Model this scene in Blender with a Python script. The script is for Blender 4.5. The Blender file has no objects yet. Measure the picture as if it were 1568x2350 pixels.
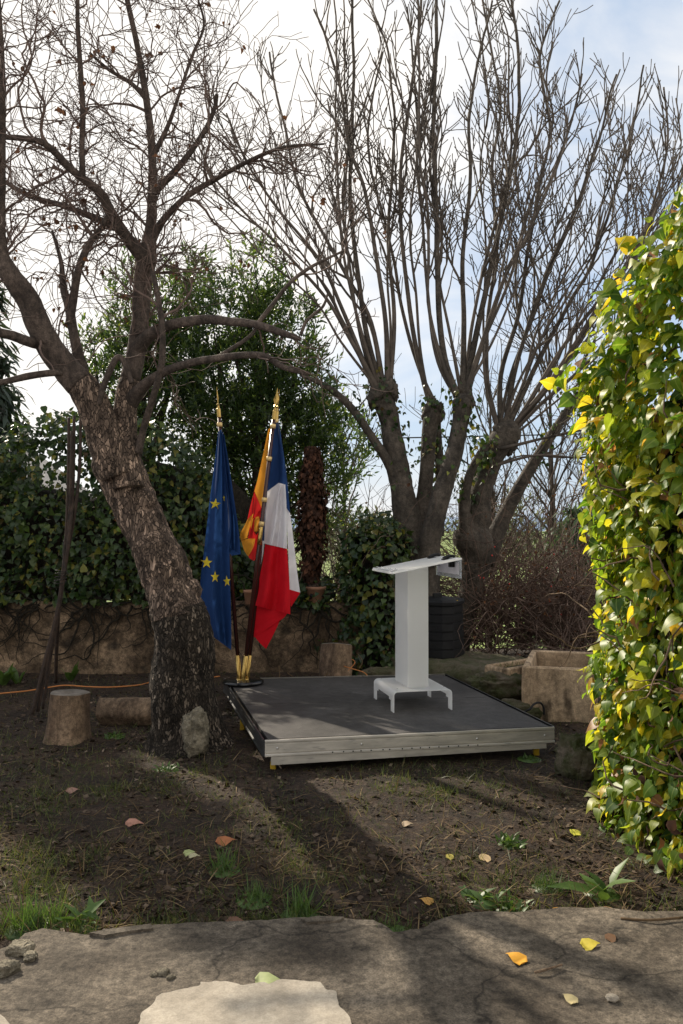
import bpy, math, random
import numpy as np
from mathutils import noise, Vector
sc = bpy.context.scene
col = sc.collection
R = math.radians
rng = np.random.default_rng(7)
random.seed(7)

# ------------------------------------------------------------------ camera, sky, sun, exposure
F, CX, HZ, CAMZ = 1950.0, 784.0, 1215.0, 1.64          # photo measured on a 1568 x 2350 grid
PITCH = math.atan(40 / F)
cam = bpy.data.cameras.new('camera'); camo = bpy.data.objects.new('camera', cam); col.objects.link(camo)
cam.sensor_fit = 'HORIZONTAL'; cam.sensor_width = 24; cam.lens = 24 * F / 1568
cam.clip_start = .05; cam.clip_end = 3000
camo.location = (0, 0, CAMZ); camo.rotation_euler = (R(90) + PITCH, 0, 0)
sc.camera = camo
SUN_AZ, SUN_EL = R(-36), R(34)
SD = Vector((math.sin(SUN_AZ) * math.cos(SUN_EL), math.cos(SUN_AZ) * math.cos(SUN_EL), math.sin(SUN_EL)))
w = bpy.data.worlds.new('World'); sc.world = w; w.use_nodes = True
nt = w.node_tree; N = nt.nodes; Lk = nt.links; N.clear()
out = N.new('ShaderNodeOutputWorld'); bg = N.new('ShaderNodeBackground'); bg.inputs[1].default_value = .1
sky = N.new('ShaderNodeTexSky'); sky.sky_type = 'NISHITA'; sky.sun_disc = False
sky.sun_elevation = SUN_EL; sky.sun_rotation = SUN_AZ; sky.air_density = 1.0; sky.dust_density = 1.5; sky.ozone_density = 2
tc = N.new('ShaderNodeTexCoord')
mp = N.new('ShaderNodeMapping'); mp.inputs['Scale'].default_value = (1.3, 1.3, 3.6); mp.inputs['Rotation'].default_value = (.2, .35, .4)
Lk.new(tc.outputs['Generated'], mp.inputs[0])
nz = N.new('ShaderNodeTexNoise'); nz.inputs['Scale'].default_value = 2.1; nz.inputs['Detail'].default_value = 7; nz.inputs['Roughness'].default_value = .55
nz.inputs['Distortion'].default_value = .5
Lk.new(mp.outputs[0], nz.inputs['Vector'])
dt = N.new('ShaderNodeVectorMath'); dt.operation = 'DOT_PRODUCT'; dt.inputs[1].default_value = SD
nrm = N.new('ShaderNodeVectorMath'); nrm.operation = 'NORMALIZE'
Lk.new(tc.outputs['Generated'], nrm.inputs[0]); Lk.new(nrm.outputs[0], dt.inputs[0])
mr = N.new('ShaderNodeMapRange'); mr.inputs[1].default_value = .72; mr.inputs[2].default_value = .96; mr.inputs[3].default_value = -.13; mr.inputs[4].default_value = .55
Lk.new(dt.outputs['Value'], mr.inputs[0])
ad = N.new('ShaderNodeMath'); ad.operation = 'ADD'
mr2 = N.new('ShaderNodeMapRange'); mr2.inputs[1].default_value = .42; mr2.inputs[2].default_value = -.05; mr2.inputs[3].default_value = 0; mr2.inputs[4].default_value = .45   # unseen bright cloud bank added opposite the sun, fills the shaded fronts
Lk.new(dt.outputs['Value'], mr2.inputs[0]); am = N.new('ShaderNodeMath'); am.operation = 'ADD'; Lk.new(mr.outputs[0], am.inputs[0]); Lk.new(mr2.outputs[0], am.inputs[1])
Lk.new(nz.outputs['Fac'], ad.inputs[0]); Lk.new(am.outputs[0], ad.inputs[1])
cr = N.new('ShaderNodeValToRGB'); cr.color_ramp.elements[0].position = .36; cr.color_ramp.elements[1].position = .68
cr.color_ramp.elements[0].color = (.05, .05, .05, 1)
Lk.new(ad.outputs[0], cr.inputs[0])
mx = N.new('ShaderNodeMix'); mx.data_type = 'RGBA'
mx.inputs[7].default_value = (8.6, 8.3, 7.9, 1)           # thin bright cloud
Lk.new(cr.outputs['Color'], mx.inputs[0]); Lk.new(sky.outputs[0], mx.inputs[6])
hz_ = N.new('ShaderNodeMix'); hz_.data_type = 'RGBA'; hz_.inputs[0].default_value = .72; hz_.inputs[7].default_value = (4.1, 5.2, 6.7, 1)   # thin high veil over the blue
Lk.new(sky.outputs[0], hz_.inputs[6]); Lk.new(hz_.outputs[2], mx.inputs[6])
Lk.new(mx.outputs[2], bg.inputs[0]); Lk.new(bg.outputs[0], out.inputs[0])
sl = bpy.data.lights.new('sun', 'SUN'); sl.energy = 5.0; sl.angle = R(.8); sl.color = (1, .89, .72)
so = bpy.data.objects.new('sun', sl); col.objects.link(so); so.rotation_euler = SD.to_track_quat('Z', 'Y').to_euler()
so.location = (-6, 12, 12)
vs = sc.view_settings; vs.view_transform = 'Standard'; vs.look = 'None'; vs.exposure = .42; vs.gamma = 1
sc.cycles.max_bounces = 8; sc.cycles.transparent_max_bounces = 8
try: sc.cycles.use_denoising = True
except Exception: pass

# ------------------------------------------------------------------ helpers
cP, sP = math.cos(PITCH), math.sin(PITCH)
def ray(px, py):
    u = (px - CX) / F; v = (1175 - py) / F
    return np.array([u, cP - v * sP, sP + v * cP])
def P(px, py, d):
    r = ray(px, py); return np.array([0, 0, CAMZ]) + r * (d / r[1])
def G(px, py, z=0.):
    r = ray(px, py); return np.array([0, 0, CAMZ]) + r * ((z - CAMZ) / r[2])
def A(*a): return np.array(a, float)
def unit(v): return v / (np.linalg.norm(v) + 1e-12)

class MB:
    def __init__(s): s.v = []; s.f = []; s.n = 0; s.e = {}
    def add(s, v, f, mi=0):
        v = np.asarray(v, float).reshape(-1, 3); f = np.asarray(f, int)
        s.v.append(v); s.f.append((f + s.n, mi)); s.n += len(v); return s
    def poly(s, v, mi=0): return s.add(v, [list(range(len(v)))], mi)
    def tube(s, pts, rad, sides=6, cap=True, mi=0, ell=None):
        p = np.asarray(pts, float); n = len(p); rad = np.broadcast_to(np.asarray(rad, float), (n,))
        t = np.empty_like(p); t[1:-1] = p[2:] - p[:-2]; t[0] = p[1] - p[0]; t[-1] = p[-1] - p[-2]
        t /= np.linalg.norm(t, axis=1)[:, None] + 1e-12
        ref = A(0, 0, 1) if abs(t[0, 2]) < .9 else A(1, 0, 0)
        u = unit(np.cross(t[0], ref)); U = np.empty_like(p)
        for i in range(n):
            u = u - t[i] * (u @ t[i]); u = u / (np.linalg.norm(u) + 1e-12); U[i] = u
        W = np.cross(t, U)
        a = np.arange(sides) * 2 * math.pi / sides
        v = p[:, None] + rad[:, None, None] * (U[:, None] * np.cos(a)[None, :, None] + W[:, None] * np.sin(a)[None, :, None])
        i = np.arange(n - 1)[:, None] * sides; j = np.arange(sides)[None]; k = (j + 1) % sides
        q = np.stack([i + j, i + k, i + sides + k, i + sides + j], -1).reshape(-1, 4)
        s.add(v, q, mi)
        if cap:
            b = s.n - n * sides
            s.f.append((np.array([[b + x for x in range(sides)][::-1]]), mi)); s.f.append((np.array([[b + (n - 1) * sides + x for x in range(sides)]]), mi))
        return s
    def lathe(s, c, prof, sides=32, axis=None, mi=0):     # prof: (r, h)
        c = A(*c); ax = unit(A(0, 0, 1) if axis is None else A(*axis))
        pts = [c + ax * h for r, h in prof]
        u = unit(np.cross(ax, A(0, 1, .01))); v2 = np.cross(ax, u)
        a = np.arange(sides) * 2 * math.pi / sides; ring = np.cos(a)[:, None] * u + np.sin(a)[:, None] * v2
        v = np.concatenate([pts[i] + prof[i][0] * ring for i in range(len(prof))])
        n = len(prof); i = np.arange(n - 1)[:, None] * sides; j = np.arange(sides)[None]; k = (j + 1) % sides
        return s.add(v, np.stack([i + j, i + k, i + sides + k, i + sides + j], -1).reshape(-1, 4), mi)
    def prism(s, bot, top, mi=0):                          # two equal loops
        n = len(bot); v = np.concatenate([bot, top]); s.add(v, [[i, (i + 1) % n, n + (i + 1) % n, n + i] for i in range(n)], mi)
        b = s.n - 2 * n
        s.f.append((np.array([[b + i for i in range(n)][::-1]]), mi)); s.f.append((np.array([[b + n + i for i in range(n)]]), mi)); return s
    def box(s, o, ax, ay, az, mi=0, bev=0):                # corner + 3 edge vectors
        o, ax, ay, az = map(lambda q: np.asarray(q, float), (o, ax, ay, az))
        if bev:
            lx, ly = np.linalg.norm(ax), np.linalg.norm(ay); lz = np.linalg.norm(az)
            ux, uy, uz = ax / lx, ay / ly, az / lz
            def loop(z, ins):
                x0, x1, y0, y1 = ins, lx - ins, ins, ly - ins; b = bev
                L = [(x0 + b, y0), (x1 - b, y0), (x1, y0 + b), (x1, y1 - b), (x1 - b, y1), (x0 + b, y1), (x0, y1 - b), (x0, y0 + b)]
                return [o + ux * x + uy * y + uz * z for x, y in L]
            ls = [loop(0, bev * .6), loop(bev * .6, 0), loop(lz - bev * .6, 0), loop(lz, bev * .6)]
            v = np.concatenate(ls); q = [[r * 8 + i, r * 8 + (i + 1) % 8, r * 8 + 8 + (i + 1) % 8, r * 8 + 8 + i] for r in range(3) for i in range(8)]
            s.add(v, q, mi); b0 = s.n - 32
            s.f.append((np.array([[b0 + i for i in range(8)][::-1]]), mi)); s.f.append((np.array([[b0 + 24 + i for i in range(8)]]), mi)); return s
        return s.prism(np.array([o, o + ax, o + ax + ay, o + ay]), np.array([o + az, o + ax + az, o + ax + ay + az, o + ay + az]), mi)
    def leaves(s, tv, tf, pos, tip, nor, size, mi=0):      # one template, many placements
        tip = tip / (np.linalg.norm(tip, axis=1)[:, None] + 1e-9)
        nor = nor - tip * (nor * tip).sum(1)[:, None]; nor /= np.linalg.norm(nor, axis=1)[:, None] + 1e-9
        x = np.cross(tip, nor); tv = np.asarray(tv, float)
        B = np.stack([x, tip, nor], 1)
        v = np.einsum('kj,njc->nkc', tv, B) * np.asarray(size)[:, None, None] + pos[:, None]
        k = len(tv); n = len(pos); b = s.n
        s.e[len(s.v)] = np.tile(np.abs(tv[:, 0]) / (np.abs(tv[:, 0]).max() + 1e-9), n)
        s.v.append(v.reshape(-1, 3)); s.n += n * k
        for f in tf:
            f = np.asarray(f, int); s.f.append((b + (np.arange(n) * k)[:, None, None] + f[None], mi))
        return s
    def build(s, name, mats, parent=None, smooth=True):
        mats = mats if isinstance(mats, (list, tuple)) else [mats]
        v = np.concatenate(s.v); base = np.array(parent['_b']) if parent is not None else np.zeros(3)
        v = v - base
        loops, starts, mis, st = [], [], [], 0
        for f, mi in s.f:
            f = f.reshape(-1, f.shape[-1]); k = f.shape[1]; loops.append(f.ravel())
            starts.append(st + np.arange(len(f)) * k); mis.append(np.full(len(f), mi)); st += f.size
        loops = np.concatenate(loops); starts = np.concatenate(starts); mis = np.concatenate(mis)
        me = bpy.data.meshes.new(name); me.vertices.add(len(v)); me.vertices.foreach_set('co', v.astype('f4').ravel())
        me.loops.add(len(loops)); me.loops.foreach_set('vertex_index', loops.astype('i4'))
        me.polygons.add(len(starts)); me.polygons.foreach_set('loop_start', starts.astype('i4'))
        me.polygons.foreach_set('material_index', mis.astype('i4'))
        me.polygons.foreach_set('use_smooth', np.full(len(starts), bool(smooth)))
        if s.e:
            me.attributes.new('edge', 'FLOAT', 'POINT').data.foreach_set('value', np.concatenate([s.e.get(i_, np.ones(len(a_))) for i_, a_ in enumerate(s.v)]).astype('f4'))
        for m in mats: me.materials.append(m)
        me.update(calc_edges=True); me.validate()
        o = bpy.data.objects.new(name, me); col.objects.link(o)
        if parent is not None: o.parent = parent
        return o
def tag(o, label, cat, group=None):
    o['label'] = label; o['category'] = cat
    if group: o['group'] = group
    return o
def kind(o, k, label=None):
    o['kind'] = k
    if label: o['label'] = label
    return o
def thing(name, label, cat, loc, group=None):
    o = bpy.data.objects.new(name, None); col.objects.link(o); o.location = tuple(float(q) for q in loc); o['_b'] = [float(q) for q in loc]
    o.empty_display_size = .1
    return tag(o, label, cat, group)
def copy_tree(o, parent=None):
    c = o.copy(); col.objects.link(c); c.parent = parent
    for ch in list(o.children): copy_tree(ch, c)
    return c

# ------------------------------------------------------------------ materials
def M(name, c1, c2=None, scale=5., rough=.8, bump=0., bscale=None, metal=0., spec=.3, stretch=(1, 1, 1), lo=.35, hi=.65, c3=None, s3=40., f3=.5, detail=6, bdist=.02, island=False):
    m = bpy.data.materials.new(name); m.use_nodes = True; t = m.node_tree; n = t.nodes; b = n['Principled BSDF']
    b.inputs['Roughness'].default_value = rough; b.inputs['Metallic'].default_value = metal; b.inputs['Specular IOR Level'].default_value = spec
    if c2 is None and not bump: b.inputs['Base Color'].default_value = (*c1, 1); return m
    co = n.new('ShaderNodeTexCoord'); mp = n.new('ShaderNodeMapping'); mp.inputs['Scale'].default_value = stretch
    t.links.new(co.outputs['Object'], mp.inputs[0])
    if c2 is not None:
        z = n.new('ShaderNodeTexNoise'); z.inputs['Scale'].default_value = scale; z.inputs['Detail'].default_value = detail; z.inputs['Roughness'].default_value = .65
        t.links.new(mp.outputs[0], z.inputs['Vector'])
        r = n.new('ShaderNodeValToRGB'); r.color_ramp.elements[0].position = lo; r.color_ramp.elements[1].position = hi
        r.color_ramp.elements[0].color = (*c1, 1); r.color_ramp.elements[1].color = (*c2, 1)
        t.links.new(z.outputs['Fac'], r.inputs[0]); o = r.outputs['Color']
        if c3 is not None:
            z3 = n.new('ShaderNodeTexNoise'); z3.inputs['Scale'].default_value = s3; z3.inputs['Detail'].default_value = 4
            t.links.new(mp.outputs[0], z3.inputs['Vector'])
            r3 = n.new('ShaderNodeValToRGB'); r3.color_ramp.elements[0].position = f3; r3.color_ramp.elements[1].position = min(1, f3 + .12)
            r3.color_ramp.elements[0].color = (0, 0, 0, 1); r3.color_ramp.elements[1].color = (1, 1, 1, 1)
            t.links.new(z3.outputs['Fac'], r3.inputs[0])
            x = n.new('ShaderNodeMix'); x.data_type = 'RGBA'; x.inputs[7].default_value = (*c3, 1)
            t.links.new(r3.outputs['Color'], x.inputs[0]); t.links.new(o, x.inputs[6]); o = x.outputs[2]
        t.links.new(o, b.inputs['Base Color'])
    else: b.inputs['Base Color'].default_value = (*c1, 1)
    if bump:
        z2 = n.new('ShaderNodeTexNoise'); z2.inputs['Scale'].default_value = bscale or scale * 4; z2.inputs['Detail'].default_value = 8; z2.inputs['Roughness'].default_value = .7
        t.links.new(mp.outputs[0], z2.inputs['Vector'])
        bp = n.new('ShaderNodeBump'); bp.inputs['Strength'].default_value = bump; bp.inputs['Distance'].default_value = bdist
        t.links.new(z2.outputs['Fac'], bp.inputs['Height']); t.links.new(bp.outputs[0], b.inputs['Normal'])
    return m
def LM(name, ramp, trans=.4, rough=.45, spec=.4, tmul=1.5, vein=0.):
    """leaf: each leaf (mesh island) draws its colour from the ramp; light passes through"""
    m = bpy.data.materials.new(name); m.use_nodes = True; t = m.node_tree; n = t.nodes; b = n['Principled BSDF']
    b.inputs['Roughness'].default_value = rough; b.inputs['Specular IOR Level'].default_value = spec
    g = n.new('ShaderNodeNewGeometry'); r = n.new('ShaderNodeValToRGB'); e = r.color_ramp.elements
    for i, (p, c) in enumerate(ramp):
        q = e[i] if i < 2 else e.new(p)
        q.position = p; q.color = (*c, 1)
    t.links.new(g.outputs['Random Per Island'], r.inputs[0])
    co = n.new('ShaderNodeTexCoord'); z = n.new('ShaderNodeTexNoise'); z.inputs['Scale'].default_value = 28; z.inputs['Detail'].default_value = 3
    t.links.new(co.outputs['Object'], z.inputs['Vector'])
    hs = n.new('ShaderNodeHueSaturation'); mr = n.new('ShaderNodeMapRange'); mr.inputs[3].default_value = .55; mr.inputs[4].default_value = 1.45
    t.links.new(z.outputs['Fac'], mr.inputs[0]); t.links.new(mr.outputs[0], hs.inputs['Value']); t.links.new(r.outputs['Color'], hs.inputs['Color'])
    at = n.new('ShaderNodeAttribute'); at.attribute_name = 'edge'; rr = n.new('ShaderNodeValToRGB'); q = rr.color_ramp.elements
    q[0].position = .0; q[0].color = (1, 1, 1, 1); q[1].position = .12; q[1].color = (0, 0, 0, 1)
    t.links.new(at.outputs['Fac'], rr.inputs[0]); vn = n.new('ShaderNodeMix'); vn.data_type = 'RGBA'; vn.blend_type = 'SCREEN'; vn.inputs[7].default_value = (.16, .18, .06, 1)
    vm = n.new('ShaderNodeMath'); vm.operation = 'MULTIPLY'; vm.inputs[1].default_value = vein
    t.links.new(rr.outputs['Color'], vm.inputs[0]); t.links.new(vm.outputs[0], vn.inputs[0]); t.links.new(hs.outputs[0], vn.inputs[6]); hs = vn; hso = vn.outputs[2]
    t.links.new(hso, b.inputs['Base Color'])
    if trans:
        tr = n.new('ShaderNodeBsdfTranslucent'); ml = n.new('ShaderNodeMix'); ml.data_type = 'RGBA'; ml.blend_type = 'MULTIPLY'
        ml.inputs[0].default_value = 1; ml.inputs[7].default_value = (tmul * 1.05, tmul, tmul * .55, 1)
        t.links.new(hso, ml.inputs[6]); t.links.new(ml.outputs[2], tr.inputs['Color'])
        mx = n.new('ShaderNodeMixShader'); mx.inputs[0].default_value = trans
        t.links.new(b.outputs[0], mx.inputs[1]); t.links.new(tr.outputs[0], mx.inputs[2]); t.links.new(mx.outputs[0], n['Material Output'].inputs[0])
    return m
def cloth(name, c, trans=.3):
    m = M(name, tuple(q * .88 for q in c), c, scale=14, rough=.75, spec=.15, bump=.25, bscale=500, bdist=.001)
    t = m.node_tree; n = t.nodes; b = n['Principled BSDF']; tr = n.new('ShaderNodeBsdfTranslucent'); tr.inputs[0].default_value = (*c, 1)
    mx = n.new('ShaderNodeMixShader'); mx.inputs[0].default_value = trans
    t.links.new(b.outputs[0], mx.inputs[1]); t.links.new(tr.outputs[0], mx.inputs[2]); t.links.new(mx.outputs[0], n['Material Output'].inputs[0])
    return m
def bark_plates(name, dark, mid, light, scale=28, stretch=(1, 1, .5), thr=(.12, .5)):
    m = bpy.data.materials.new(name); m.use_nodes = True; t = m.node_tree; n = t.nodes; b = n['Principled BSDF']; b.inputs['Roughness'].default_value = .9
    b.inputs['Specular IOR Level'].default_value = .2
    co = n.new('ShaderNodeTexCoord'); mp = n.new('ShaderNodeMapping'); mp.inputs['Scale'].default_value = stretch; mp.inputs['Rotation'].default_value = (0, R(-22), 0)
    t.links.new(co.outputs['Object'], mp.inputs[0])
    nz = n.new('ShaderNodeTexNoise'); nz.inputs['Scale'].default_value = 9; nz.inputs['Detail'].default_value = 5
    t.links.new(mp.outputs[0], nz.inputs['Vector'])
    mxv = n.new('ShaderNodeMix'); mxv.data_type = 'RGBA'; mxv.inputs[0].default_value = .1
    t.links.new(mp.outputs[0], mxv.inputs[6]); t.links.new(nz.outputs['Color'], mxv.inputs[7])
    vo = n.new('ShaderNodeTexVoronoi'); vo.feature = 'DISTANCE_TO_EDGE'; vo.inputs['Scale'].default_value = scale
    vc = n.new('ShaderNodeTexVoronoi'); vc.inputs['Scale'].default_value = scale
    t.links.new(mxv.outputs[2], vo.inputs['Vector']); t.links.new(mxv.outputs[2], vc.inputs['Vector'])
    sep = n.new('ShaderNodeSeparateColor'); t.links.new(vc.outputs['Color'], sep.inputs[0])
    rc = n.new('ShaderNodeValToRGB'); e = rc.color_ramp.elements
    e[0].position = .3; e[0].color = (*mid, 1); e[1].position = 1; e[1].color = (*light, 1); q = e.new(.62); q.color = (*[.75 * a + .25 * c for a, c in zip(mid, light)], 1)
    big = n.new('ShaderNodeTexNoise'); big.inputs['Scale'].default_value = 3.5; big.inputs['Detail'].default_value = 4
    t.links.new(co.outputs['Object'], big.inputs['Vector'])
    mu = n.new('ShaderNodeMath'); mu.operation = 'MULTIPLY'; mu2 = n.new('ShaderNodeMath'); mu2.operation = 'MULTIPLY'; mu2.inputs[1].default_value = 1.75
    t.links.new(sep.outputs[0], mu.inputs[0]); t.links.new(big.outputs['Fac'], mu.inputs[1]); t.links.new(mu.outputs[0], mu2.inputs[0])
    t.links.new(mu2.outputs[0], rc.inputs[0])
    re = n.new('ShaderNodeValToRGB'); re.color_ramp.elements[0].position = thr[0] * .3; re.color_ramp.elements[1].position = thr[0]
    t.links.new(vo.outputs['Distance'], re.inputs[0])
    x = n.new('ShaderNodeMix'); x.data_type = 'RGBA'; x.inputs[6].default_value = (*dark, 1)
    t.links.new(re.outputs['Color'], x.inputs[0]); t.links.new(rc.outputs['Color'], x.inputs[7]); t.links.new(x.outputs[2], b.inputs['Base Color'])
    gz_ = n.new('ShaderNodeTexNoise'); gz_.inputs['Scale'].default_value = 14; gz_.inputs['Detail'].default_value = 6; t.links.new(mp.outputs[0], gz_.inputs['Vector']); gm = n.new('ShaderNodeMapRange'); gm.inputs[1].default_value = .35; gm.inputs[2].default_value = .65; gm.inputs[3].default_value = .5; gm.inputs[4].default_value = 1.35; t.links.new(gz_.outputs['Fac'], gm.inputs[0]); xx = n.new('ShaderNodeMix'); xx.data_type = 'RGBA'; xx.blend_type = 'MULTIPLY'; xx.inputs[0].default_value = 1; t.links.new(x.outputs[2], xx.inputs[6]); t.links.new(gm.outputs[0], xx.inputs[7]); t.links.new(xx.outputs[2], b.inputs['Base Color'])
    bp = n.new('ShaderNodeBump'); bp.inputs['Strength'].default_value = .9; bp.inputs['Distance'].default_value = .02
    ma = n.new('ShaderNodeMath'); ma.operation = 'ADD'; fn = n.new('ShaderNodeTexNoise'); fn.inputs['Scale'].default_value = 60; fn.inputs['Detail'].default_value = 6
    t.links.new(co.outputs['Object'], fn.inputs['Vector']); t.links.new(re.outputs['Color'], ma.inputs[0]); t.links.new(fn.outputs['Fac'], ma.inputs[1])
    t.links.new(ma.outputs[0], bp.inputs['Height']); t.links.new(bp.outputs[0], b.inputs['Normal'])
    return m

m_soil = M('soil', (.021, .0125, .008), (.062, .037, .023), scale=2.2, rough=.9, bump=.9, bscale=38, c3=(.08, .058, .038), s3=26, f3=.56, bdist=.03)
m_field = M('field_grass', (.10, .15, .03), (.20, .25, .07), scale=1.5, rough=.9, bump=.5, bscale=6)
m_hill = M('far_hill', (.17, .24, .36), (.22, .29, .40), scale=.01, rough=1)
m_conc = M('weathered_concrete', (.070, .055, .040), (.20, .165, .125), scale=2.6, rough=.92, bump=.7, bscale=55, c3=(.045, .035, .026), s3=8, f3=.6, lo=.34, hi=.68, bdist=.012)
m_crack = M('concrete_edge', (.05, .043, .036), (.12, .10, .085), scale=9, rough=.95, bump=.8, bscale=40)
m_patch = M('cement_patch', (.33, .285, .225), (.45, .395, .32), scale=4, rough=.9, bump=.3, bscale=90, c3=(.30, .27, .23), s3=30, f3=.66, bdist=.006)
m_bark_l = bark_plates('flaky_bark', (.045, .033, .026), (.10, .072, .055), (.46, .33, .245), scale=62, stretch=(1, 1, .34), thr=(.09, .5))
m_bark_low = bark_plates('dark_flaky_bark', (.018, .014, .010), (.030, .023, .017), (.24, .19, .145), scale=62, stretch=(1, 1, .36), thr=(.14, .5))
m_limb = M('dark_bark', (.045, .034, .028), (.115, .086, .07), scale=14, rough=.9, bump=.8, bscale=60, stretch=(1, 1, .35))
m_twig = M('twig_bark', (.075, .05, .042), (.15, .105, .085), scale=9, rough=.85)
m_fig = M('smooth_grey_bark', (.044, .037, .030), (.115, .094, .074), scale=7, rough=.85, bump=.9, bscale=45, stretch=(1, 1, .6), c3=(.05, .04, .03), s3=12, f3=.62)
m_figt = M('fig_twig_bark', (.05, .041, .034), (.125, .10, .08), scale=5, rough=.8)
m_dry = LM('dead_leaf', [(0, (.05, .028, .02)), (1, (.16, .075, .04)), (.5, (.10, .05, .032))], trans=.15, rough=.8, spec=.1)
m_col = LM('withered_leaf', [(0, (.022, .013, .010)), (1, (.11, .05, .03)), (.6, (.05, .026, .018))], trans=.12, rough=.85, spec=.08)
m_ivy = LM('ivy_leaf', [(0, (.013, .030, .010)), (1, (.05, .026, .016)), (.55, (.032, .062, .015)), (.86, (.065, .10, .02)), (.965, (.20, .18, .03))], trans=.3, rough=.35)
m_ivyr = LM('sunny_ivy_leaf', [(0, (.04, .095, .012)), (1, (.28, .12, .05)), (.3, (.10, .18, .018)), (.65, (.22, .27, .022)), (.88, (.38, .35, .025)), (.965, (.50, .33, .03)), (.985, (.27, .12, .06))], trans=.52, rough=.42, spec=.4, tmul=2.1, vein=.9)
m_laurel = LM('laurel_leaf', [(0, (.018, .034, .014)), (1, (.13, .16, .03)), (.6, (.036, .066, .02)), (.93, (.07, .105, .025))], trans=.5, rough=.36, spec=.45, tmul=2.2)
m_con = LM('conifer_foliage', [(0, (.018, .03, .02)), (1, (.05, .07, .045)), (.5, (.03, .05, .03))], trans=.15, rough=.6)
m_cedar = LM('cedar_foliage', [(0, (.04, .07, .04)), (1, (.09, .14, .07)), (.5, (.06, .10, .05))], trans=.3, rough=.6)
m_olive = LM('grey_green_leaf', [(0, (.07, .09, .06)), (1, (.17, .19, .13)), (.5, (.11, .13, .09))], trans=.3, rough=.55)
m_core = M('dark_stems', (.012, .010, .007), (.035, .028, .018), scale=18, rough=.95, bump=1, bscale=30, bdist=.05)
m_wall = M('old_render_wall', (.10, .068, .042), (.27, .19, .12), scale=2.6, rough=.95, bump=.8, bscale=22, c3=(.06, .045, .03), s3=4, f3=.56, bdist=.03)
m_moss = M('mossy_stone', (.05, .06, .018), (.13, .105, .075), scale=5, rough=.95, bump=1, bscale=24, c3=(.17, .135, .10), s3=9, f3=.58, bdist=.04)
m_rock = M('limestone', (.14, .12, .085), (.38, .33, .24), scale=9, rough=.9, bump=1, bscale=24, c3=(.06, .05, .035), s3=15, f3=.62, bdist=.04)
m_trough = M('stone_trough', (.32, .22, .135), (.55, .40, .26), scale=3, rough=.9, bump=.5, bscale=50, stretch=(1, 1, .3), c3=(.12, .085, .055), s3=7, f3=.57)
m_stump = M('weathered_log', (.085, .054, .034), (.24, .165, .105), scale=9, rough=.9, bump=.9, bscale=22, stretch=(1, 1, .16), bdist=.02)
m_cut = M('cut_wood', (.11, .095, .08), (.23, .20, .17), scale=10, rough=.9, bump=.6, bscale=50)
m_black = M('black_plastic', (.006, .006, .007), (.013, .013, .014), scale=8, rough=.6, spec=.25)
m_yel = M('yellow_plastic', (.50, .33, .02), (.36, .22, .015), scale=12, rough=.5)
m_deck = M('phenolic_deck', (.040, .036, .034), (.062, .057, .055), scale=1.7, rough=.62, spec=.35, bump=.35, bscale=420, bdist=.002, c3=(.085, .08, .076), s3=5, f3=.62)
m_alu_shade = M('shaded_aluminium_rail', (.03, .032, .034), (.06, .062, .065), scale=4, rough=.35, metal=.4, spec=.5)  # side rails: reflection of the dark hedge put into the aluminium colour
m_alu = M('mill_aluminium', (.38, .355, .315), (.56, .52, .46), scale=4, rough=.42, metal=.35, spec=.5, stretch=(1, 1, 5), c3=(.33, .31, .28), s3=9, f3=.6)
m_hole = M('shadowed_hole', (.006, .006, .006))
m_steel = M('zinc_screw', (.55, .54, .52), rough=.35, metal=1)
m_gold = M('brass', (.36, .23, .07), (.5, .34, .11), scale=20, rough=.25, metal=1)
m_band = M('pale_gold_band', (.70, .50, .22), rough=.4, metal=.3)
m_pole = M('mahogany_varnish', (.035, .010, .008), (.055, .016, .012), scale=12, rough=.25, spec=.5, stretch=(1, 1, .1))
m_gloss = M('gloss_black', (.008, .008, .009), rough=.18, spec=.5)
m_fb = cloth('blue_flag_cloth', (.013, .040, .135)); m_eb = cloth('deep_blue_flag_cloth', (.018, .055, .175)); m_fw = cloth('white_flag_cloth', (.78, .76, .80)); m_fr = cloth('red_flag_cloth', (.62, .008, .018))
m_or = cloth('amber_flag_cloth', (.62, .27, .03)); m_rd = cloth('crimson_flag_cloth', (.52, .02, .02)); m_star = cloth('yellow_star_cloth', (.95, .74, .06))
m_terra = M('terracotta', (.24, .12, .07), (.36, .2, .13), scale=6, rough=.85, bump=.3)
m_rust = M('rusty_iron', (.022, .016, .013), (.06, .038, .027), scale=16, rough=.85, bump=.5)
m_wire = M('dark_wire', (.02, .017, .015), rough=.6)
m_cord = M('orange_cord', (.42, .15, .045), (.5, .2, .06), scale=20, rough=.5)
m_straw = LM('dead_grass', [(0, (.055, .036, .02)), (1, (.25, .18, .10)), (.6, (.12, .08, .045))], trans=.2, rough=.8, spec=.1)
m_grass = LM('green_grass', [(0, (.035, .055, .016)), (1, (.16, .17, .05)), (.5, (.06, .09, .022))], trans=.35, rough=.5)
m_weed = LM('weed_leaf', [(0, (.04, .08, .02)), (1, (.10, .17, .04))], trans=.35, rough=.45)
m_litter = LM('leaf_litter', [(0, (.018, .013, .009)), (1, (.20, .15, .11)), (.5, (.045, .03, .02)), (.85, (.085, .06, .043))], trans=.05, rough=.85, spec=.15)
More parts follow.
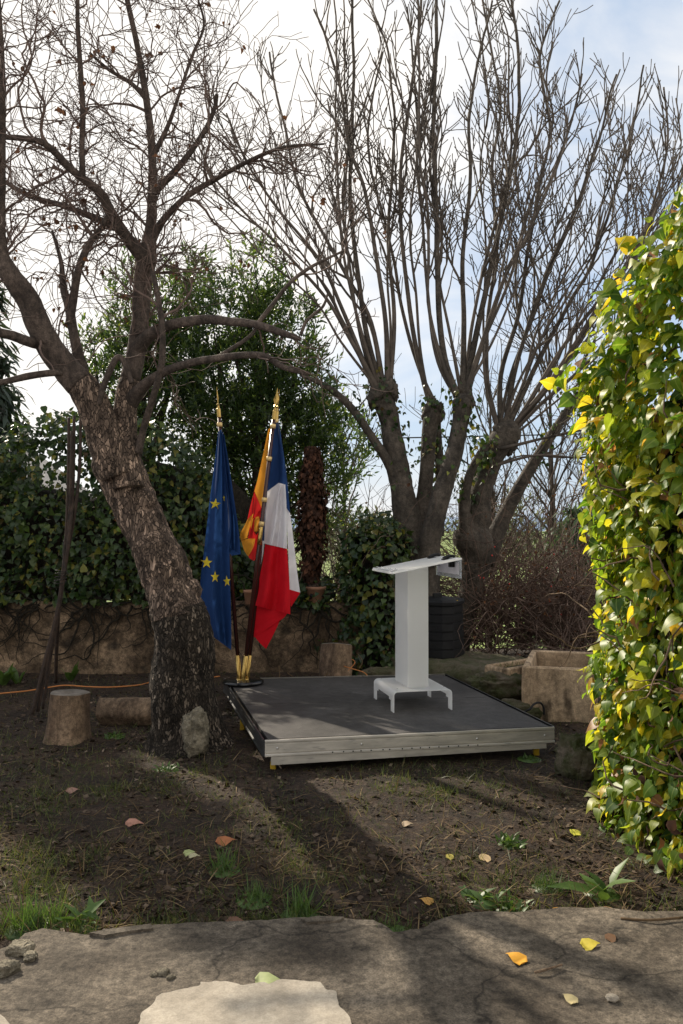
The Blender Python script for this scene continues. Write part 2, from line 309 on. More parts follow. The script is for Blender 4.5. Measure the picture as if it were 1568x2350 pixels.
def acrylic(name, c, trans, rough):
    m = bpy.data.materials.new(name); m.use_nodes = True; t = m.node_tree; n = t.nodes; b = n['Principled BSDF']
    b.inputs['Base Color'].default_value = (*c, 1); b.inputs['Roughness'].default_value = rough; b.inputs['Specular IOR Level'].default_value = .5
    tr = n.new('ShaderNodeBsdfTranslucent'); tr.inputs[0].default_value = (.9, .9, .9, 1); mx = n.new('ShaderNodeMixShader'); mx.inputs[0].default_value = trans
    t.links.new(b.outputs[0], mx.inputs[1]); t.links.new(tr.outputs[0], mx.inputs[2]); t.links.new(mx.outputs[0], n['Material Output'].inputs[0]); return m
m_acr = acrylic('frosted_acrylic', (.94, .94, .93), .62, .32)
m_clear = bpy.data.materials.new('clear_acrylic'); m_clear.use_nodes = True
_b = m_clear.node_tree.nodes['Principled BSDF']; _b.inputs['Transmission Weight'].default_value = .75; _b.inputs['Roughness'].default_value = .25; _b.inputs['Base Color'].default_value = (.86, .88, .93, 1); _b.inputs['IOR'].default_value = 1.3

def nz3(p, s, o=0.): return noise.noise(Vector((p[0] * s + o, p[1] * s + o * .7, p[2] * s - o)))
def fbm(x, y, s, o=0., n=3):
    t = 0; a = 1
    for i in range(n): t += a * noise.noise(Vector((x * s + o, y * s - o, o * .37))); s *= 2.1; a *= .5
    return t

# ------------------------------------------------------------------ ground, field, hills, patio
WY = 9.75                                             # the garden wall stands here
def gz(x, y):
    k = min(max((y - 10.2) / 14, 0), 1); k = k * k * (3 - 2 * k)
    z = -1.7 * k
    k2 = min(max((y - 3.25) / .5, 0), 1)
    if y < 12: z += (.03 * fbm(x, y, .9, 3) + .012 * fbm(x, y, 5, 9)) * k2 - .05 * (1 - k2)
    return z
mb = MB()
ys = np.concatenate([np.arange(1.5, 11, .07), np.arange(11, 26, .8), [28, 32, 40, 55, 80, 140, 300, 700, 1800]])
xs = np.concatenate([[-1500, -500, -150, -60, -30, -18, -12, -8], np.arange(-5, 4.5, .09), [6, 9, 14, 20, 32, 60, 150, 500, 1500]])
gv = np.array([[x, y, gz(x, y)] for y in ys for x in xs]); nx = len(xs)
i = np.arange(len(ys) - 1)[:, None] * nx; j = np.arange(nx - 1)[None]
q = np.stack([i + j, i + j + 1, i + nx + j + 1, i + nx + j], -1).reshape(-1, 4)
far = gv[q[:, 0], 1] > 13
mb.add(gv, q[~far], 0); b = mb.n - len(gv); mb.f.append((q[far] + b, 1))
kind(mb.build('ground', [m_soil, m_field]), 'structure')
for nm, Y, H, s, o in (('hills', 1500, 62, .0021, 4), ):
    mb = MB(); X = np.linspace(-1400, 1400, 120); v = []
    for x in X:
        h = H * (.45 + .6 * abs(fbm(x, 0, s, o))) + 3 * fbm(x, 3, .02, 2)
        for yy, zz in ((0, -20), (60, h * .45), (200, h * .82), (420, h), (700, -20)): v.append((x, Y + yy, zz - 1.7))
    n = len(X); q = [[a * 5 + b, a * 5 + 5 + b, a * 5 + 6 + b, a * 5 + 1 + b] for a in range(n - 1) for b in range(4)]
    mb.add(v, q); kind(mb.build(nm, m_hill), 'structure')
# patio: irregular broken front edge traced on the ground, extruded
PZ = .035
edge = [(-260, 2262), (-60, 2200), (40, 2160), (62, 2142), (100, 2130), (150, 2136), (215, 2143), (240, 2131), (330, 2132), (355, 2122), (430, 2117), (560, 2112), (640, 2108), (690, 2104), (800, 2108), (860, 2112), (884, 2124), (900, 2138), (960, 2130), (1000, 2112), (1040, 2098), (1120, 2092), (1185, 2096), (1220, 2084), (1300, 2084), (1400, 2082), (1480, 2092), (1568, 2090), (1900, 2080)]
loop = []
for a, b in zip(edge[:-1], edge[1:]):
    for t in np.linspace(0, 1, 7)[:-1]:
        g = G(a[0] + (b[0] - a[0]) * t, a[1] + (b[1] - a[1]) * t, PZ); g[:2] += .011 * A(fbm(g[0], g[1], 9, 1), fbm(g[0], g[1], 9, 5)); loop.append(g)
loop.append(G(*edge[-1], PZ))
near = np.array([(p[0], 1.2, PZ) for p in loop]); top = np.array(loop)
mb = MB(); n = len(top)
rows = 26; V = []
for k in range(rows + 1):
    t = k / rows
    for a, b in zip(top, near):
        p = a + (b - a) * t; p[2] = PZ + (.006 * fbm(p[0], p[1], 3, 2) + .003 * fbm(p[0], p[1], 14, 4)); V.append(p)
mb.add(V, [[k * n + c, (k + 1) * n + c, (k + 1) * n + c + 1, k * n + c + 1] for k in range(rows) for c in range(n - 1)])
low = np.array(V[:n]); lowb = low - A(0, -.012, .09)
mb.add(np.concatenate([low, lowb]), [[c, c + 1, n + c + 1, n + c] for c in range(n - 1)], 1)
n_ = m_conc.node_tree.nodes; l_ = m_conc.node_tree.links; b_ = n_['Principled BSDF']; src_ = b_.inputs['Base Color'].links[0].from_socket   # hairline cracks
co_ = [q for q in n_ if q.type == 'TEX_COORD'][0]; w_ = n_.new('ShaderNodeTexNoise'); w_.inputs['Scale'].default_value = 3; w_.inputs['Detail'].default_value = 8; l_.new(co_.outputs['Object'], w_.inputs['Vector'])
wx = n_.new('ShaderNodeMix'); wx.data_type = 'RGBA'; wx.inputs[0].default_value = .3; l_.new(co_.outputs['Object'], wx.inputs[6]); l_.new(w_.outputs['Color'], wx.inputs[7])
vo_ = n_.new('ShaderNodeTexVoronoi'); vo_.feature = 'DISTANCE_TO_EDGE'; vo_.inputs['Scale'].default_value = 1.7; l_.new(wx.outputs[2], vo_.inputs['Vector'])
rm_ = n_.new('ShaderNodeMapRange'); rm_.inputs[1].default_value = .0; rm_.inputs[2].default_value = .012; rm_.inputs[3].default_value = .3; rm_.inputs[4].default_value = 1; l_.new(vo_.outputs['Distance'], rm_.inputs[0])
vp_ = n_.new('ShaderNodeTexVoronoi'); vp_.inputs['Scale'].default_value = 45; l_.new(co_.outputs['Object'], vp_.inputs['Vector']); rp_ = n_.new('ShaderNodeMapRange'); rp_.inputs[1].default_value = .1; rp_.inputs[2].default_value = .32; rp_.inputs[3].default_value = .45; rp_.inputs[4].default_value = 1; l_.new(vp_.outputs['Distance'], rp_.inputs[0])
for so_ in (rm_, rp_):
    xm = n_.new('ShaderNodeMix'); xm.data_type = 'RGBA'; xm.blend_type = 'MULTIPLY'; xm.inputs[0].default_value = .85 if so_ is rm_ else .6; l_.new(src_, xm.inputs[6]); l_.new(so_.outputs[0], xm.inputs[7]); src_ = xm.outputs[2]
l_.new(src_, b_.inputs['Base Color'])
kind(mb.build('patio', [m_conc, m_crack], smooth=False), 'structure')
# broken slivers of the slab edge
for pts in ([(205, 2140), (250, 2132), (345, 2120), (352, 2130), (300, 2136), (240, 2146)], [(690, 2108), (730, 2102), (790, 2104), (780, 2112), (705, 2116)]):
    tp = np.array([G(x, y, PZ + .012) for x, y in pts]); mb = MB().prism(tp - A(0, 0, .05), tp)
    kind(mb.build('patio_edge', m_conc, smooth=False), 'structure')
ptc = [(300, 2400), (318, 2345), (330, 2320), (352, 2300), (372, 2280), (420, 2268), (455, 2262), (462, 2254), (520, 2252), (560, 2262), (585, 2256), (640, 2247), (690, 2250), (735, 2254), (748, 2268), (770, 2276), (776, 2300), (800, 2335), (815, 2400)]
pl = []
for a, b in zip(ptc[:-1], ptc[1:]):
    for t in np.linspace(0, 1, 6)[:-1]:
        g = G(a[0] + (b[0] - a[0]) * t, a[1] + (b[1] - a[1]) * t, PZ + .011); g[:2] += .009 * A(fbm(g[0], g[1], 22, 1), fbm(g[0], g[1], 22, 5)); pl.append(g)
pl.append(G(815, 2400, PZ + .014)); pl = np.array(pl)
# sponge-floated patch: a fine woven relief of its own
m2 = m_patch; t = m2.node_tree; n_ = t.nodes; bpn = [q for q in n_ if q.type == 'BUMP'][0]
wv = n_.new('ShaderNodeTexBrick'); wv.inputs['Scale'].default_value = 60; wv.inputs['Color1'].default_value = (1, 1, 1, 1); wv.inputs['Color2'].default_value = (.75, .75, .75, 1); wv.inputs['Mortar'].default_value = (0, 0, 0, 1); wv.inputs['Mortar Size'].default_value = .08
co = [q for q in n_ if q.type == 'TEX_COORD'][0]; t.links.new(co.outputs['Object'], wv.inputs['Vector'])
bp2 = n_.new('ShaderNodeBump'); bp2.inputs['Strength'].default_value = .5; bp2.inputs['Distance'].default_value = .004
t.links.new(wv.outputs['Color'], bp2.inputs['Height']); t.links.new(bpn.outputs[0], bp2.inputs['Normal']); t.links.new(bp2.outputs[0], n_['Principled BSDF'].inputs['Normal'])
kind(MB().prism(pl - A(0, 0, .02), pl).build('patio_patch', m_patch, smooth=False), 'structure')
pl2 = np.array([G(x, y, PZ + .014) for x, y in ((-120, 2420), (-120, 2290), (-40, 2300), (10, 2335), (30, 2360), (36, 2420))])
kind(MB().prism(pl2 - A(0, 0, .02), pl2).build('patio_patch', m_patch, smooth=False), 'structure')

# ------------------------------------------------------------------ leaf templates
def fan(pts, cup=.0, mid=.12):
    """leaf outline (half, x>=0, from base to tip) -> two halves folded along the midrib"""
    L = [(0, pts[0][1], 0)] + []
    v = []; n = len(pts)
    for x, y in pts: v.append((0, y, -mid * .0 - cup * (y - .4) ** 2))
    for x, y in pts: v.append((x, y, mid * x - cup * (y - .4) ** 2 - .5 * cup * x))
    for x, y in pts: v.append((-x, y, mid * x - cup * (y - .4) ** 2 - .5 * cup * x))
    q = [];
    for k in range(n - 1): q.append([k, n + k, n + k + 1, k + 1]); q.append([k, k + 1, 2 * n + k + 1, 2 * n + k])
    return v, [q]
IVY = fan([(.02, 0), (.22, -.14), (.42, -.04), (.50, .14), (.43, .32), (.36, .47), (.18, .70), (.015, 1.0)], cup=.38, mid=.26)
IVYH = fan([(.02, 0), (.28, -.08), (.44, .12), (.34, .45), (.16, .72), (.015, 1.0)], cup=.3, mid=.25)
IVYS = fan([(.02, 0), (.42, .02), (.32, .42), (.015, .95)], cup=.25, mid=.22)
LAU = fan([(.01, 0), (.15, .3), (.14, .6), (.01, 1)], cup=.3, mid=.35)
CURL = fan([(.02, 0), (.34, .25), (.30, .6), (.03, .95)], cup=.9, mid=.8)
FLAT = ([(-.5, -.35, 0), (.4, -.45, .08), (.5, .35, -.03), (-.35, .45, .1)], [[[0, 1, 2, 3]]])
BLADE = ([(-.022, 0, 0), (.022, 0, 0), (.017, .5, .04), (-.017, .5, .04), (.002, 1, .2), (-.002, 1, .2)], [[[0, 1, 2, 3], [3, 2, 4, 5]]])
def grain(m, sc1, amt):
    t = m.node_tree; n = t.nodes; b = n['Principled BSDF']; o = b.inputs['Base Color'].links[0].from_socket
    co = [q for q in n if q.type == 'TEX_COORD'][0]
    for sc_, lo_, hi_ in ((sc1, 1 - amt, 1 + amt * .6), (sc1 * 4.3, 1 - amt * .8, 1 + amt * .5), (sc1 * .13, 1 - amt * .7, 1 + amt * .45)):
        z = n.new('ShaderNodeTexNoise'); z.inputs['Scale'].default_value = sc_; z.inputs['Detail'].default_value = 5; z.inputs['Roughness'].default_value = .7
        mr = n.new('ShaderNodeMapRange'); mr.inputs[1].default_value = .38; mr.inputs[2].default_value = .62; mr.inputs[3].default_value = lo_; mr.inputs[4].default_value = hi_
        t.links.new(co.outputs['Object'], z.inputs['Vector']); t.links.new(z.outputs['Fac'], mr.inputs[0])
        x = n.new('ShaderNodeMix'); x.data_type = 'RGBA'; x.blend_type = 'MULTIPLY'; x.inputs[0].default_value = 1
        t.links.new(o, x.inputs[6]); t.links.new(mr.outputs[0], x.inputs[7]); o = x.outputs[2]
    t.links.new(o, b.inputs['Base Color'])
for _m, _s, _a in ((m_conc, 34, .42), (m_wall, 20, .45), (m_soil, 30, .5), (m_trough, 30, .3), (m_rock, 26, .3), (m_stump, 22, .35), (m_fig, 26, .35), (m_deck, 14, .25), (m_patch, 30, .16), (m_limb, 30, .4)): grain(_m, _s, _a)
def rv(n, s=1.): return rng.normal(size=(n, 3)) * s
def jit(base, n, s): return np.asarray(base) + rv(n, s)

def twig_grow(mb, p, d, L, r, lv, cfg):
    seg = cfg['seg']; n = max(3, int(L / seg)); pts = [p]; dirs = []
    for k in range(n):
        d = unit(d + rng.normal(size=3) * cfg['wob'] + A(0, 0, cfg['up'])); p = p + d * seg; pts.append(p); dirs.append(d)
    r1 = max(cfg['tip'], r * .3)
    rad = np.linspace(r, r1, n + 1)
    if cfg.get('knob'): rad = rad * (1 + cfg['knob'] * (np.arange(n + 1) % 2))
    mb.tube(pts, rad, 5 if r > .012 else 3 if not cfg.get('knob') else 4, cap=False)
    tips = [(pts[-1], dirs[-1])]
    if lv > 0:
        m = rng.poisson(L * cfg['dens'][lv - 1])
        for _ in range(m):
            t = rng.uniform(cfg.get('t0', .15), .95); k = min(n - 1, int(t * n)); dd = dirs[k]
            side = unit(np.cross(dd, rng.normal(size=3))); an = rng.uniform(*cfg['ang'])
            cd = unit(dd * math.cos(an) + side * math.sin(an) + A(0, 0, cfg.get('cup', 0)))
            tips += twig_grow(mb, pts[k], cd, L * rng.uniform(*cfg['ratio']) * (1 - .45 * t), max(cfg['tip'], rad[k] * .6), lv - 1, cfg)
    return tips
def smooth_path(pts, sub=6):
    p = np.asarray(pts, float); n = len(p); o = []
    for k in range(n - 1):
        a, b, c, d = p[max(k - 1, 0)], p[k], p[k + 1], p[min(k + 2, n - 1)]
        for t in np.linspace(0, 1, sub, endpoint=False):
            o.append(.5 * ((2 * b) + (-a + c) * t + (2 * a - 5 * b + 4 * c - d) * t * t + (-a + 3 * b - 3 * c + d) * t ** 3))
    o.append(p[-1]); return np.array(o)
def limb_pts(tr):     # [(px,py,depth,r_px)] -> world points, radii
    w = np.array([P(x, y, d) for x, y, d, r in tr]); rr = np.array([r * d / F for x, y, d, r in tr])
    sp = smooth_path(np.c_[w, rr], 6); return sp[:, :3], np.maximum(sp[:, 3], .003)
def rough_tube(mb, pts, rad, sides=24, amp=.1, sc=6., amp2=.04):
    b0 = mb.n; mb.tube(pts, rad, sides); v = mb.v[-1]
    c = np.repeat(np.asarray(pts), sides, 0); rr = np.repeat(np.broadcast_to(rad, (len(pts),)), sides)
    for k in range(len(v)):
        dv = v[k] - c[k]; s = 1 + amp * nz3(v[k], sc, 3) + amp2 * nz3(v[k], sc * 5, 8); v[k] = c[k] + dv * s

# ------------------------------------------------------------------ stage
SZ = .21
FL, FR, BR, BL = (G(608, 1699, SZ), G(1271.5, 1668.5, SZ), G(1013, 1549.5, SZ), G(496, 1558, SZ))
# square it up on its measured front edge
ex = unit(FR - FL); ey = A(-ex[1], ex[0], 0); SW = np.linalg.norm(FR - FL)
SD1 = .5 * (np.linalg.norm(BL - FL) + np.linalg.norm(BR - FR))
BL = .65 * BL + .35 * (FL + ey * SD1); BR = .65 * BR + .35 * (FR + ey * SD1)
def st(u, v, z=SZ): 
    p = (FL * (1 - u) + FR * u) * (1 - v) + (BL * (1 - u) + BR * u) * v; return A(p[0], p[1], z)
stage = thing('stage', 'low black topped portable stage with silver aluminium edge rails on yellow feet', 'stage', st(.5, .5, 0))
for a, b in ((.012, .493), (.496, .988)):
    mb = MB(); L = [st(.012, a), st(.988, a), st(.988, b), st(.012, b)]
    mb.prism(np.array([p - A(0, 0, .03) for p in L]), np.array(L)); mb.build('deck_panel', m_deck, stage, smooth=False)
# extruded rail profile (outward, z)
prof = [(0, .003), (.012, .003), (.014, -.004), (.014, -.014), (.007, -.018), (.007, -.024), (.011, -.028), (.011, -.085), (.006, -.090), (.018, -.098), (.018, -.108), (.012, -.112), (0, -.112)]
def rail(a, b, o, name='edge_rail', mat=None):
    mb = MB(); n = len(prof)
    V = [e + o * x + A(0, 0, z) for e in (a, b) for x, z in prof]
    mb.add(V, [[k, k + 1, n + k + 1, n + k] for k in range(n - 1)]); mb.f.append((np.array([list(range(n))]), 0)); mb.f.append((np.array([list(range(n, 2 * n))[::-1]]), 0))
    return mb.build(name, mat or m_alu, stage, smooth=False)
of = unit(A(ex[1], -ex[0], 0)); ol = unit(np.cross(BL - FL, A(0, 0, 1)) * -1); orr = unit(np.cross(BR - FR, A(0, 0, 1)))
rail(st(0, .0), st(1, .0), of); rail(st(0, .003), st(0, .997), ol, mat=m_alu_shade); rail(st(1, .003), st(1, .997), orr, mat=m_alu_shade); rail(st(0, 1), st(1, 1), -of)
mb = MB(); n0 = st(.02, 0, SZ - .1125) - ey * .012; n1 = st(.97, 0, SZ - .1125) - ey * .012
mb.prism(np.array([n0 - A(0, 0, .055), n1 - A(0, 0, .035), n1 - A(0, 0, .035) + ey * .03, n0 - A(0, 0, .055) + ey * .03]), np.array([n0, n1, n1 + ey * .03, n0 + ey * .03]))
mb.build('lower_beam', m_alu, stage, smooth=False)
for u, z in ((.03, .045), (.04, .135)) + tuple((q, .13) for q in (.32, .72, .965)):
    p = st(u, 0, SZ - .035 - (.1 if z < .1 else .02)) + of * (.0115 if z > .1 else -.03)
    MB().lathe(p, [(0, .006), (.006, .005), (.009, 0), (.009, -.002)][::-1], 10, of).build('bolt', m_steel, stage)
for k in range(16):
    u = .22 + .5 * k / 15 + rng.uniform(-.006, .006); p = st(u, 0, SZ - .0985) + of * .0185
    MB().lathe(p, [(.0055, 0), (0, .0006)], 8, of).build('rail_hole', m_hole, stage)
for u, v in ((.035, .04), (.955, .04), (.005, .5), (.97, .96), (.03, .96)):
    p = st(u, v, 0); z = gz(p[0], p[1])
    zt = SZ - .113 - (.056 if (u, v) == (.035, .04) else .037 if v < .1 else .0)
    MB().box(p - A(.019, .03, 0) + A(0, 0, z - .01), A(.038, 0, 0), A(0, .05, 0), A(0, 0, zt - z + .012), bev=.006).build('foot', m_yel, stage, smooth=False)
p = st(.018, .18, SZ) ; 

# ------------------------------------------------------------------ lectern
yaw = R(12.5); la = A(math.cos(yaw), math.sin(yaw), 0); lb = A(-math.sin(yaw), math.cos(yaw), 0)
F0 = G(903, 1636, SZ)                                   # nearest foot
BWd, BDp = .485, .60
lec = thing('lectern', 'white frosted acrylic lectern with sloping top on black stage', 'lectern', F0 + la * BWd / 2 + lb * BDp / 2)
def lp(a, b, z): return F0 + la * a + lb * b + A(0, 0, z)
TH = .008
def sheet(name, prof, width_dir, wrange, mat=None, parent=None, cut=None):
    pass
# base: one sheet bent down at two sides; the bent sides are cut out to leave corner legs
zt, rb = .165, .035
pr = [(0., 0.)]
arc = [(rb - rb * math.cos(t), zt - rb + rb * math.sin(t)) for t in np.linspace(0, math.pi / 2, 8)]
pr = [(0, z) for z in (0, .085, .105)] + arc
pr = pr + [(BWd - x, z) for x, z in pr[::-1]]
pr = [p for k, p in enumerate(pr) if k == 0 or p != pr[k - 1]]
mb = MB(); bs = [0, .085, .10, .125, BDp - .125, BDp - .10, BDp - .085, BDp]
def base_cell(z0, z1, j):                               # which cells of the bent sides are cut away
    zc = .5 * (z0 + z1)
    if zc < .085: return j in (1, 2, 3, 4, 5)
    if zc < .105: return j in (3,)
    return False
prn = []
for k, (x, z) in enumerate(pr):
    a = pr[max(k - 1, 0)]; b = pr[min(k + 1, len(pr) - 1)]; d = unit(A(b[0] - a[0], b[1] - a[1])); prn.append((d[1], -d[0]))
grid = {}
V = []
for s_ in (0, 1):
    for k, (x, z) in enumerate(pr):
        for j, bb in enumerate(bs):
            if z < .09 and j in (1, 2): bb = .075 if j == 1 else .076
            if z < .09 and j in (5, 6): bb = BDp - (.075 if j == 6 else .076)
            grid[s_, k, j] = len(V); V.append(lp(x + prn[k][0] * TH * s_, bb, z + prn[k][1] * TH * s_))
Q = []; keep = {(k, j) for k in range(len(pr) - 1) for j in range(len(bs) - 1) if not base_cell(pr[k][1], pr[k + 1][1], j)}
for k, j in keep:
    g = lambda s_, a, b: grid[s_, a, b]
    Q += [[g(0, k, j), g(0, k + 1, j), g(0, k + 1, j + 1), g(0, k, j + 1)], [g(1, k, j), g(1, k, j + 1), g(1, k + 1, j + 1), g(1, k + 1, j)]]
    for (dk, dj), e in (((-1, 0), ((k, j), (k, j + 1))), ((1, 0), ((k + 1, j), (k + 1, j + 1))), ((0, -1), ((k, j), (k + 1, j))), ((0, 1), ((k, j + 1), (k + 1, j + 1)))):
        if (k + dk, j + dj) not in keep: Q.append([g(0, *e[0]), g(0, *e[1]), g(1, *e[1]), g(1, *e[0])])
mb.add(V, Q); mb.build('base', m_acr, lec, smooth=False)
# column: four sheets
cw, cd, a0, b0 = .172, .36, .155, .12; z0, z1 = zt + .0005, 1.115
def slope(a): return 1.085 + .19 * a                    # underside of the reading top
mbf = MB()
def wallsheet(p0, p1, inw, nm, seam=False):
    mb = MB(); L = [p0, p1, p1 + inw * .006, p0 + inw * .006]
    def zz(p): return slope(float((p - F0) @ la)) - .002
    mb.prism(np.array([p + A(0, 0, z0) for p in L]), np.array([p + A(0, 0, zz(p)) for p in L])); mb.build(nm, m_acr, lec, smooth=False)
c00, c10, c11, c01 = F0 + la * a0 + lb * b0, F0 + la * (a0 + cw) + lb * b0, F0 + la * (a0 + cw) + lb * (b0 + cd), F0 + la * a0 + lb * (b0 + cd)
wallsheet(c00, c10, lb, 'column_panel'); wallsheet(c01 - lb * .006, c11 - lb * .006, lb, 'column_panel')
wallsheet(c00 + lb * .0065, c01 - lb * .0065, la, 'column_panel'); wallsheet(c10 + lb * .0065 - la * .006, c11 - lb * .0065 - la * .006, la, 'column_panel')
for a_, b_ in ((.05, .06), (.435, .06), (.05, .54), (.435, .54)): MB().lathe(lp(a_, b_, zt + TH), [(.007, 0), (.006, .003), (0, .0035)], 10).build('screw', m_steel, lec)
# reading top
ta0, ta1, tb0, tb1 = -.02, .555, -.035, .575
def tp(a, b, h=0): return lp(a, b, slope(a) + h)
mb = MB(); L = [(ta0, tb0), (ta1, tb0), (ta1, tb1), (ta0, tb1)]
mb.prism(np.array([tp(*q) for q in L]), np.array([tp(*q, .014) for q in L])); mb.build('reading_top', m_acr, lec, smooth=False)
mb = MB(); mb.box(tp(ta0 + .004, tb0 + .01, .0145), la * .012, lb * (tb1 - tb0 - .02), A(0, 0, .012)); mb.build('page_stop', m_clear, lec, smooth=False)
mb = MB(); n = 16                                       # crumpled clear film along the stop
xs_ = np.linspace(tb0 + .03, tb1 - .05, n); V = []
for x in xs_:
    for k, aa in enumerate((.016, .03, .044, .058)): V.append(tp(ta0 + aa, x, .016 + max(0, rng.uniform(-.004, .016))))
mb.add(V, [[r * 4 + k, r * 4 + k + 1, r * 4 + 5 + k, r * 4 + 4 + k] for r in range(n - 1) for k in range(3)]); mb.build('plastic_film', m_clear, lec)
mb = MB(); mb.box(tp(ta1 - .008, tb0 + .006, -.15), la * .008, lb * (tb1 - tb0 - .012), A(0, 0, .149)); mb.build('front_panel', m_clear, lec, smooth=False)
mb = MB(); mb.box(tp(ta1 - .0082, tb0 + .05, -.12), la * -.002, lb * (tb1 - tb0 - .1), A(0, 0, .095)); mb.build('paper_sheet', m_fw, lec, smooth=False)
for b in (.10, .46):                                    # microphone clamps
    mb = MB(); sp = smooth_path([tp(.45, b, .022), tp(.49, b + .005, .032), tp(.53, b + .01, .03), tp(.548, b + .012, .02)], 4)
    mb.tube(sp, np.linspace(.016, .011, len(sp)), 10); mb.box(tp(.44, b - .03, .0145), la * .10, lb * .06, A(0, 0, .012), bev=.004)
    mb.box(tp(.50, b - .018, -.055), la * .040, lb * .05, A(0, 0, .054), bev=.006); mb.build('microphone_clamp', m_black, lec, smooth=False)

# ------------------------------------------------------------------ flags in their stand
SB = G(558, 1570, SZ); D0 = SB[1]
stand = thing('flag_stand', 'round gloss black flag stand base with brass sockets on stage corner', 'flag stand', SB)
MB().lathe(SB, [(0, .006), (.172, .006), (.19, .012), (.193, .022), (.188, .034), (.17, .042), (.03, .046), (0, .046)], 48).build('base', m_gloss, stand)
MB().lathe(SB + A(0, 0, .046), [(.062, 0), (.062, .005), (.045, .009), (0, .01)], 32).build('collar', m_gold, stand)
def pole_dir(px0, py0, d0, px1, py1, d1): return P(px0, py0, d0), P(px1, py1, d1)
poles = {'eu': (550.5, 1567, D0 - .02, 497.5, 887, D0 + .13), 'amber': (557.5, 1568, D0 - .05, 637, 890, D0 - .03), 'tri': (566, 1566, D0 + .03, 641.5, 893, D0 + .12)}
lab = {'eu': ('dark wooden flagpole with blue flag of yellow stars', 'flag'), 'amber': ('dark wooden flagpole with amber and red striped flag', 'flag'), 'tri': ('dark wooden flagpole with blue white and red flag', 'flag')}
def band(mb, c, ax, r, h): mb.lathe(c - ax * h / 2, [(r - .004, 0), (r, 0), (r, h), (r - .004, h)], 16, ax)
fpole = {}
for k, (x0, y0, d0, x1, y1, d1) in poles.items():
    a, b = pole_dir(x0, y0, d0, x1, y1, d1); ax = unit(b - a); L = np.linalg.norm(b - a); c = a + ax * .001
    mb = MB(); mb.lathe(a + ax * .0, [(.02, .012), (.022, .02), (.022, .25), (.019, .252)], 16, ax); mb.build('socket', m_gold, stand)
    T = thing('flagpole', lab[k][0], lab[k][1], a, 'flags in the stand')
    MB().tube([a + ax * .252, a + ax * 1.30, a + ax * (L - .26)], [.0185, .0185, .0175], 16).build('pole', m_pole, T)
    MB().lathe(a + ax * 1.28, [(.0186, 0), (.021, .003), (.021, .165), (.0186, .168)], 16, ax).build('ferrule', m_gold, T)
    tb = a + ax * (L - .30)
    mb = MB(); mb.lathe(tb, [(.018, 0), (.02, .004), (.02, .085), (.013, .092), (.011, .115), (.017, .125), (.011, .135), (.008, .14)], 16, ax)
    e1 = unit(np.cross(ax, A(.5 if k != 'amber' else 0, 1, 0))); sc_ = 1 if k == 'amber' else .45
    pts = [(.006, .14), (.024, .19), (.018, .205), (.010, .235), (.0015, .30)]; n = len(pts); nn = np.cross(e1, ax)
    V = [tb + ax * h + e1 * w_ * s_ * sc_ for s_ in (1, -1) for w_, h in pts] + [tb + ax * h + nn * s_ * min(.006, w_ * .5) for s_ in (1, -1) for w_, h in pts]
    Q = []
    for A_, B_ in ((0, 2), (2, 1), (1, 3), (3, 0)): Q += [[A_ * n + i_, A_ * n + i_ + 1, B_ * n + i_ + 1, B_ * n + i_] for i_ in range(n - 1)]
    mb.add(V, Q); mb.build('spear_finial', m_gold, T, smooth=False)
    fpole[k] = (T, a, ax, L)
def on_pole(k, py):                                     # point of pole k at photo row py
    T, a, ax, L = fpole[k]; r_ = ray(0, py); t = 0
    lo_, hi_ = 0, L
    for _ in range(40):
        m_ = (lo_ + hi_) / 2; q = a + ax * m_; y = q[1] * cP + (q[2] - CAMZ) * sP; z = -q[1] * sP + (q[2] - CAMZ) * cP; row = 1175 - F * z / y
        if row > py: lo_ = m_
        else: hi_ = m_
    return a + ax * lo_
for k, rows in (('eu', (975, 1070, 1159)), ('amber', (978, 1053, 1147, 1202)), ('tri', (966, 1138, 1227))):
    for y in rows:
        mb = MB(); q = on_pole(k, y); band(mb, q, fpole[k][2], .026, .04); mb.build('bracket', m_band, fpole[k][0])
def pane(mb, Lf, Rt, d, amp=0., freq=1., ph=0., mi=0, nu=10, nv=24, dl=0., dr=0.):
    """cloth section between two traced edges (same number of points), d = depth; dl/dr push edges in depth, amp/freq = folds"""
    Lp = smooth_path([(x, y, 0) for x, y in Lf], max(2, nv // (len(Lf) - 1))); Rp = smooth_path([(x, y, 0) for x, y in Rt], max(2, nv // (len(Rt) - 1)))
    n = len(Lp); V = []; SM = []
    for i_ in range(n):
        t_ = i_ / (n - 1)
        for j_ in range(nu + 1):
            u_ = j_ / nu; x, y = Lp[i_][:2] * (1 - u_) + Rp[i_][:2] * u_
            f_ = .5 * math.sin(u_ * freq * 2 * math.pi + ph + .5 * t_) + .18 * math.sin(u_ * freq * 5.1 + 9 * t_ + ph)
            wr = .004 * noise.noise(Vector((x * .03, y * .012, ph)))
            dd_ = d + amp * f_ * (.3 + .7 * min(1, t_ * 2 + .2)) + dl * (1 - u_) + dr * u_ + wr; V.append(P(x, y, dd_)); SM.append((x, y, dd_))
    mb.add(V, [[i_ * (nu + 1) + j_, i_ * (nu + 1) + j_ + 1, (i_ + 1) * (nu + 1) + j_ + 1, (i_ + 1) * (nu + 1) + j_] for i_ in range(n - 1) for j_ in range(nu)], mi); return np.array(SM)
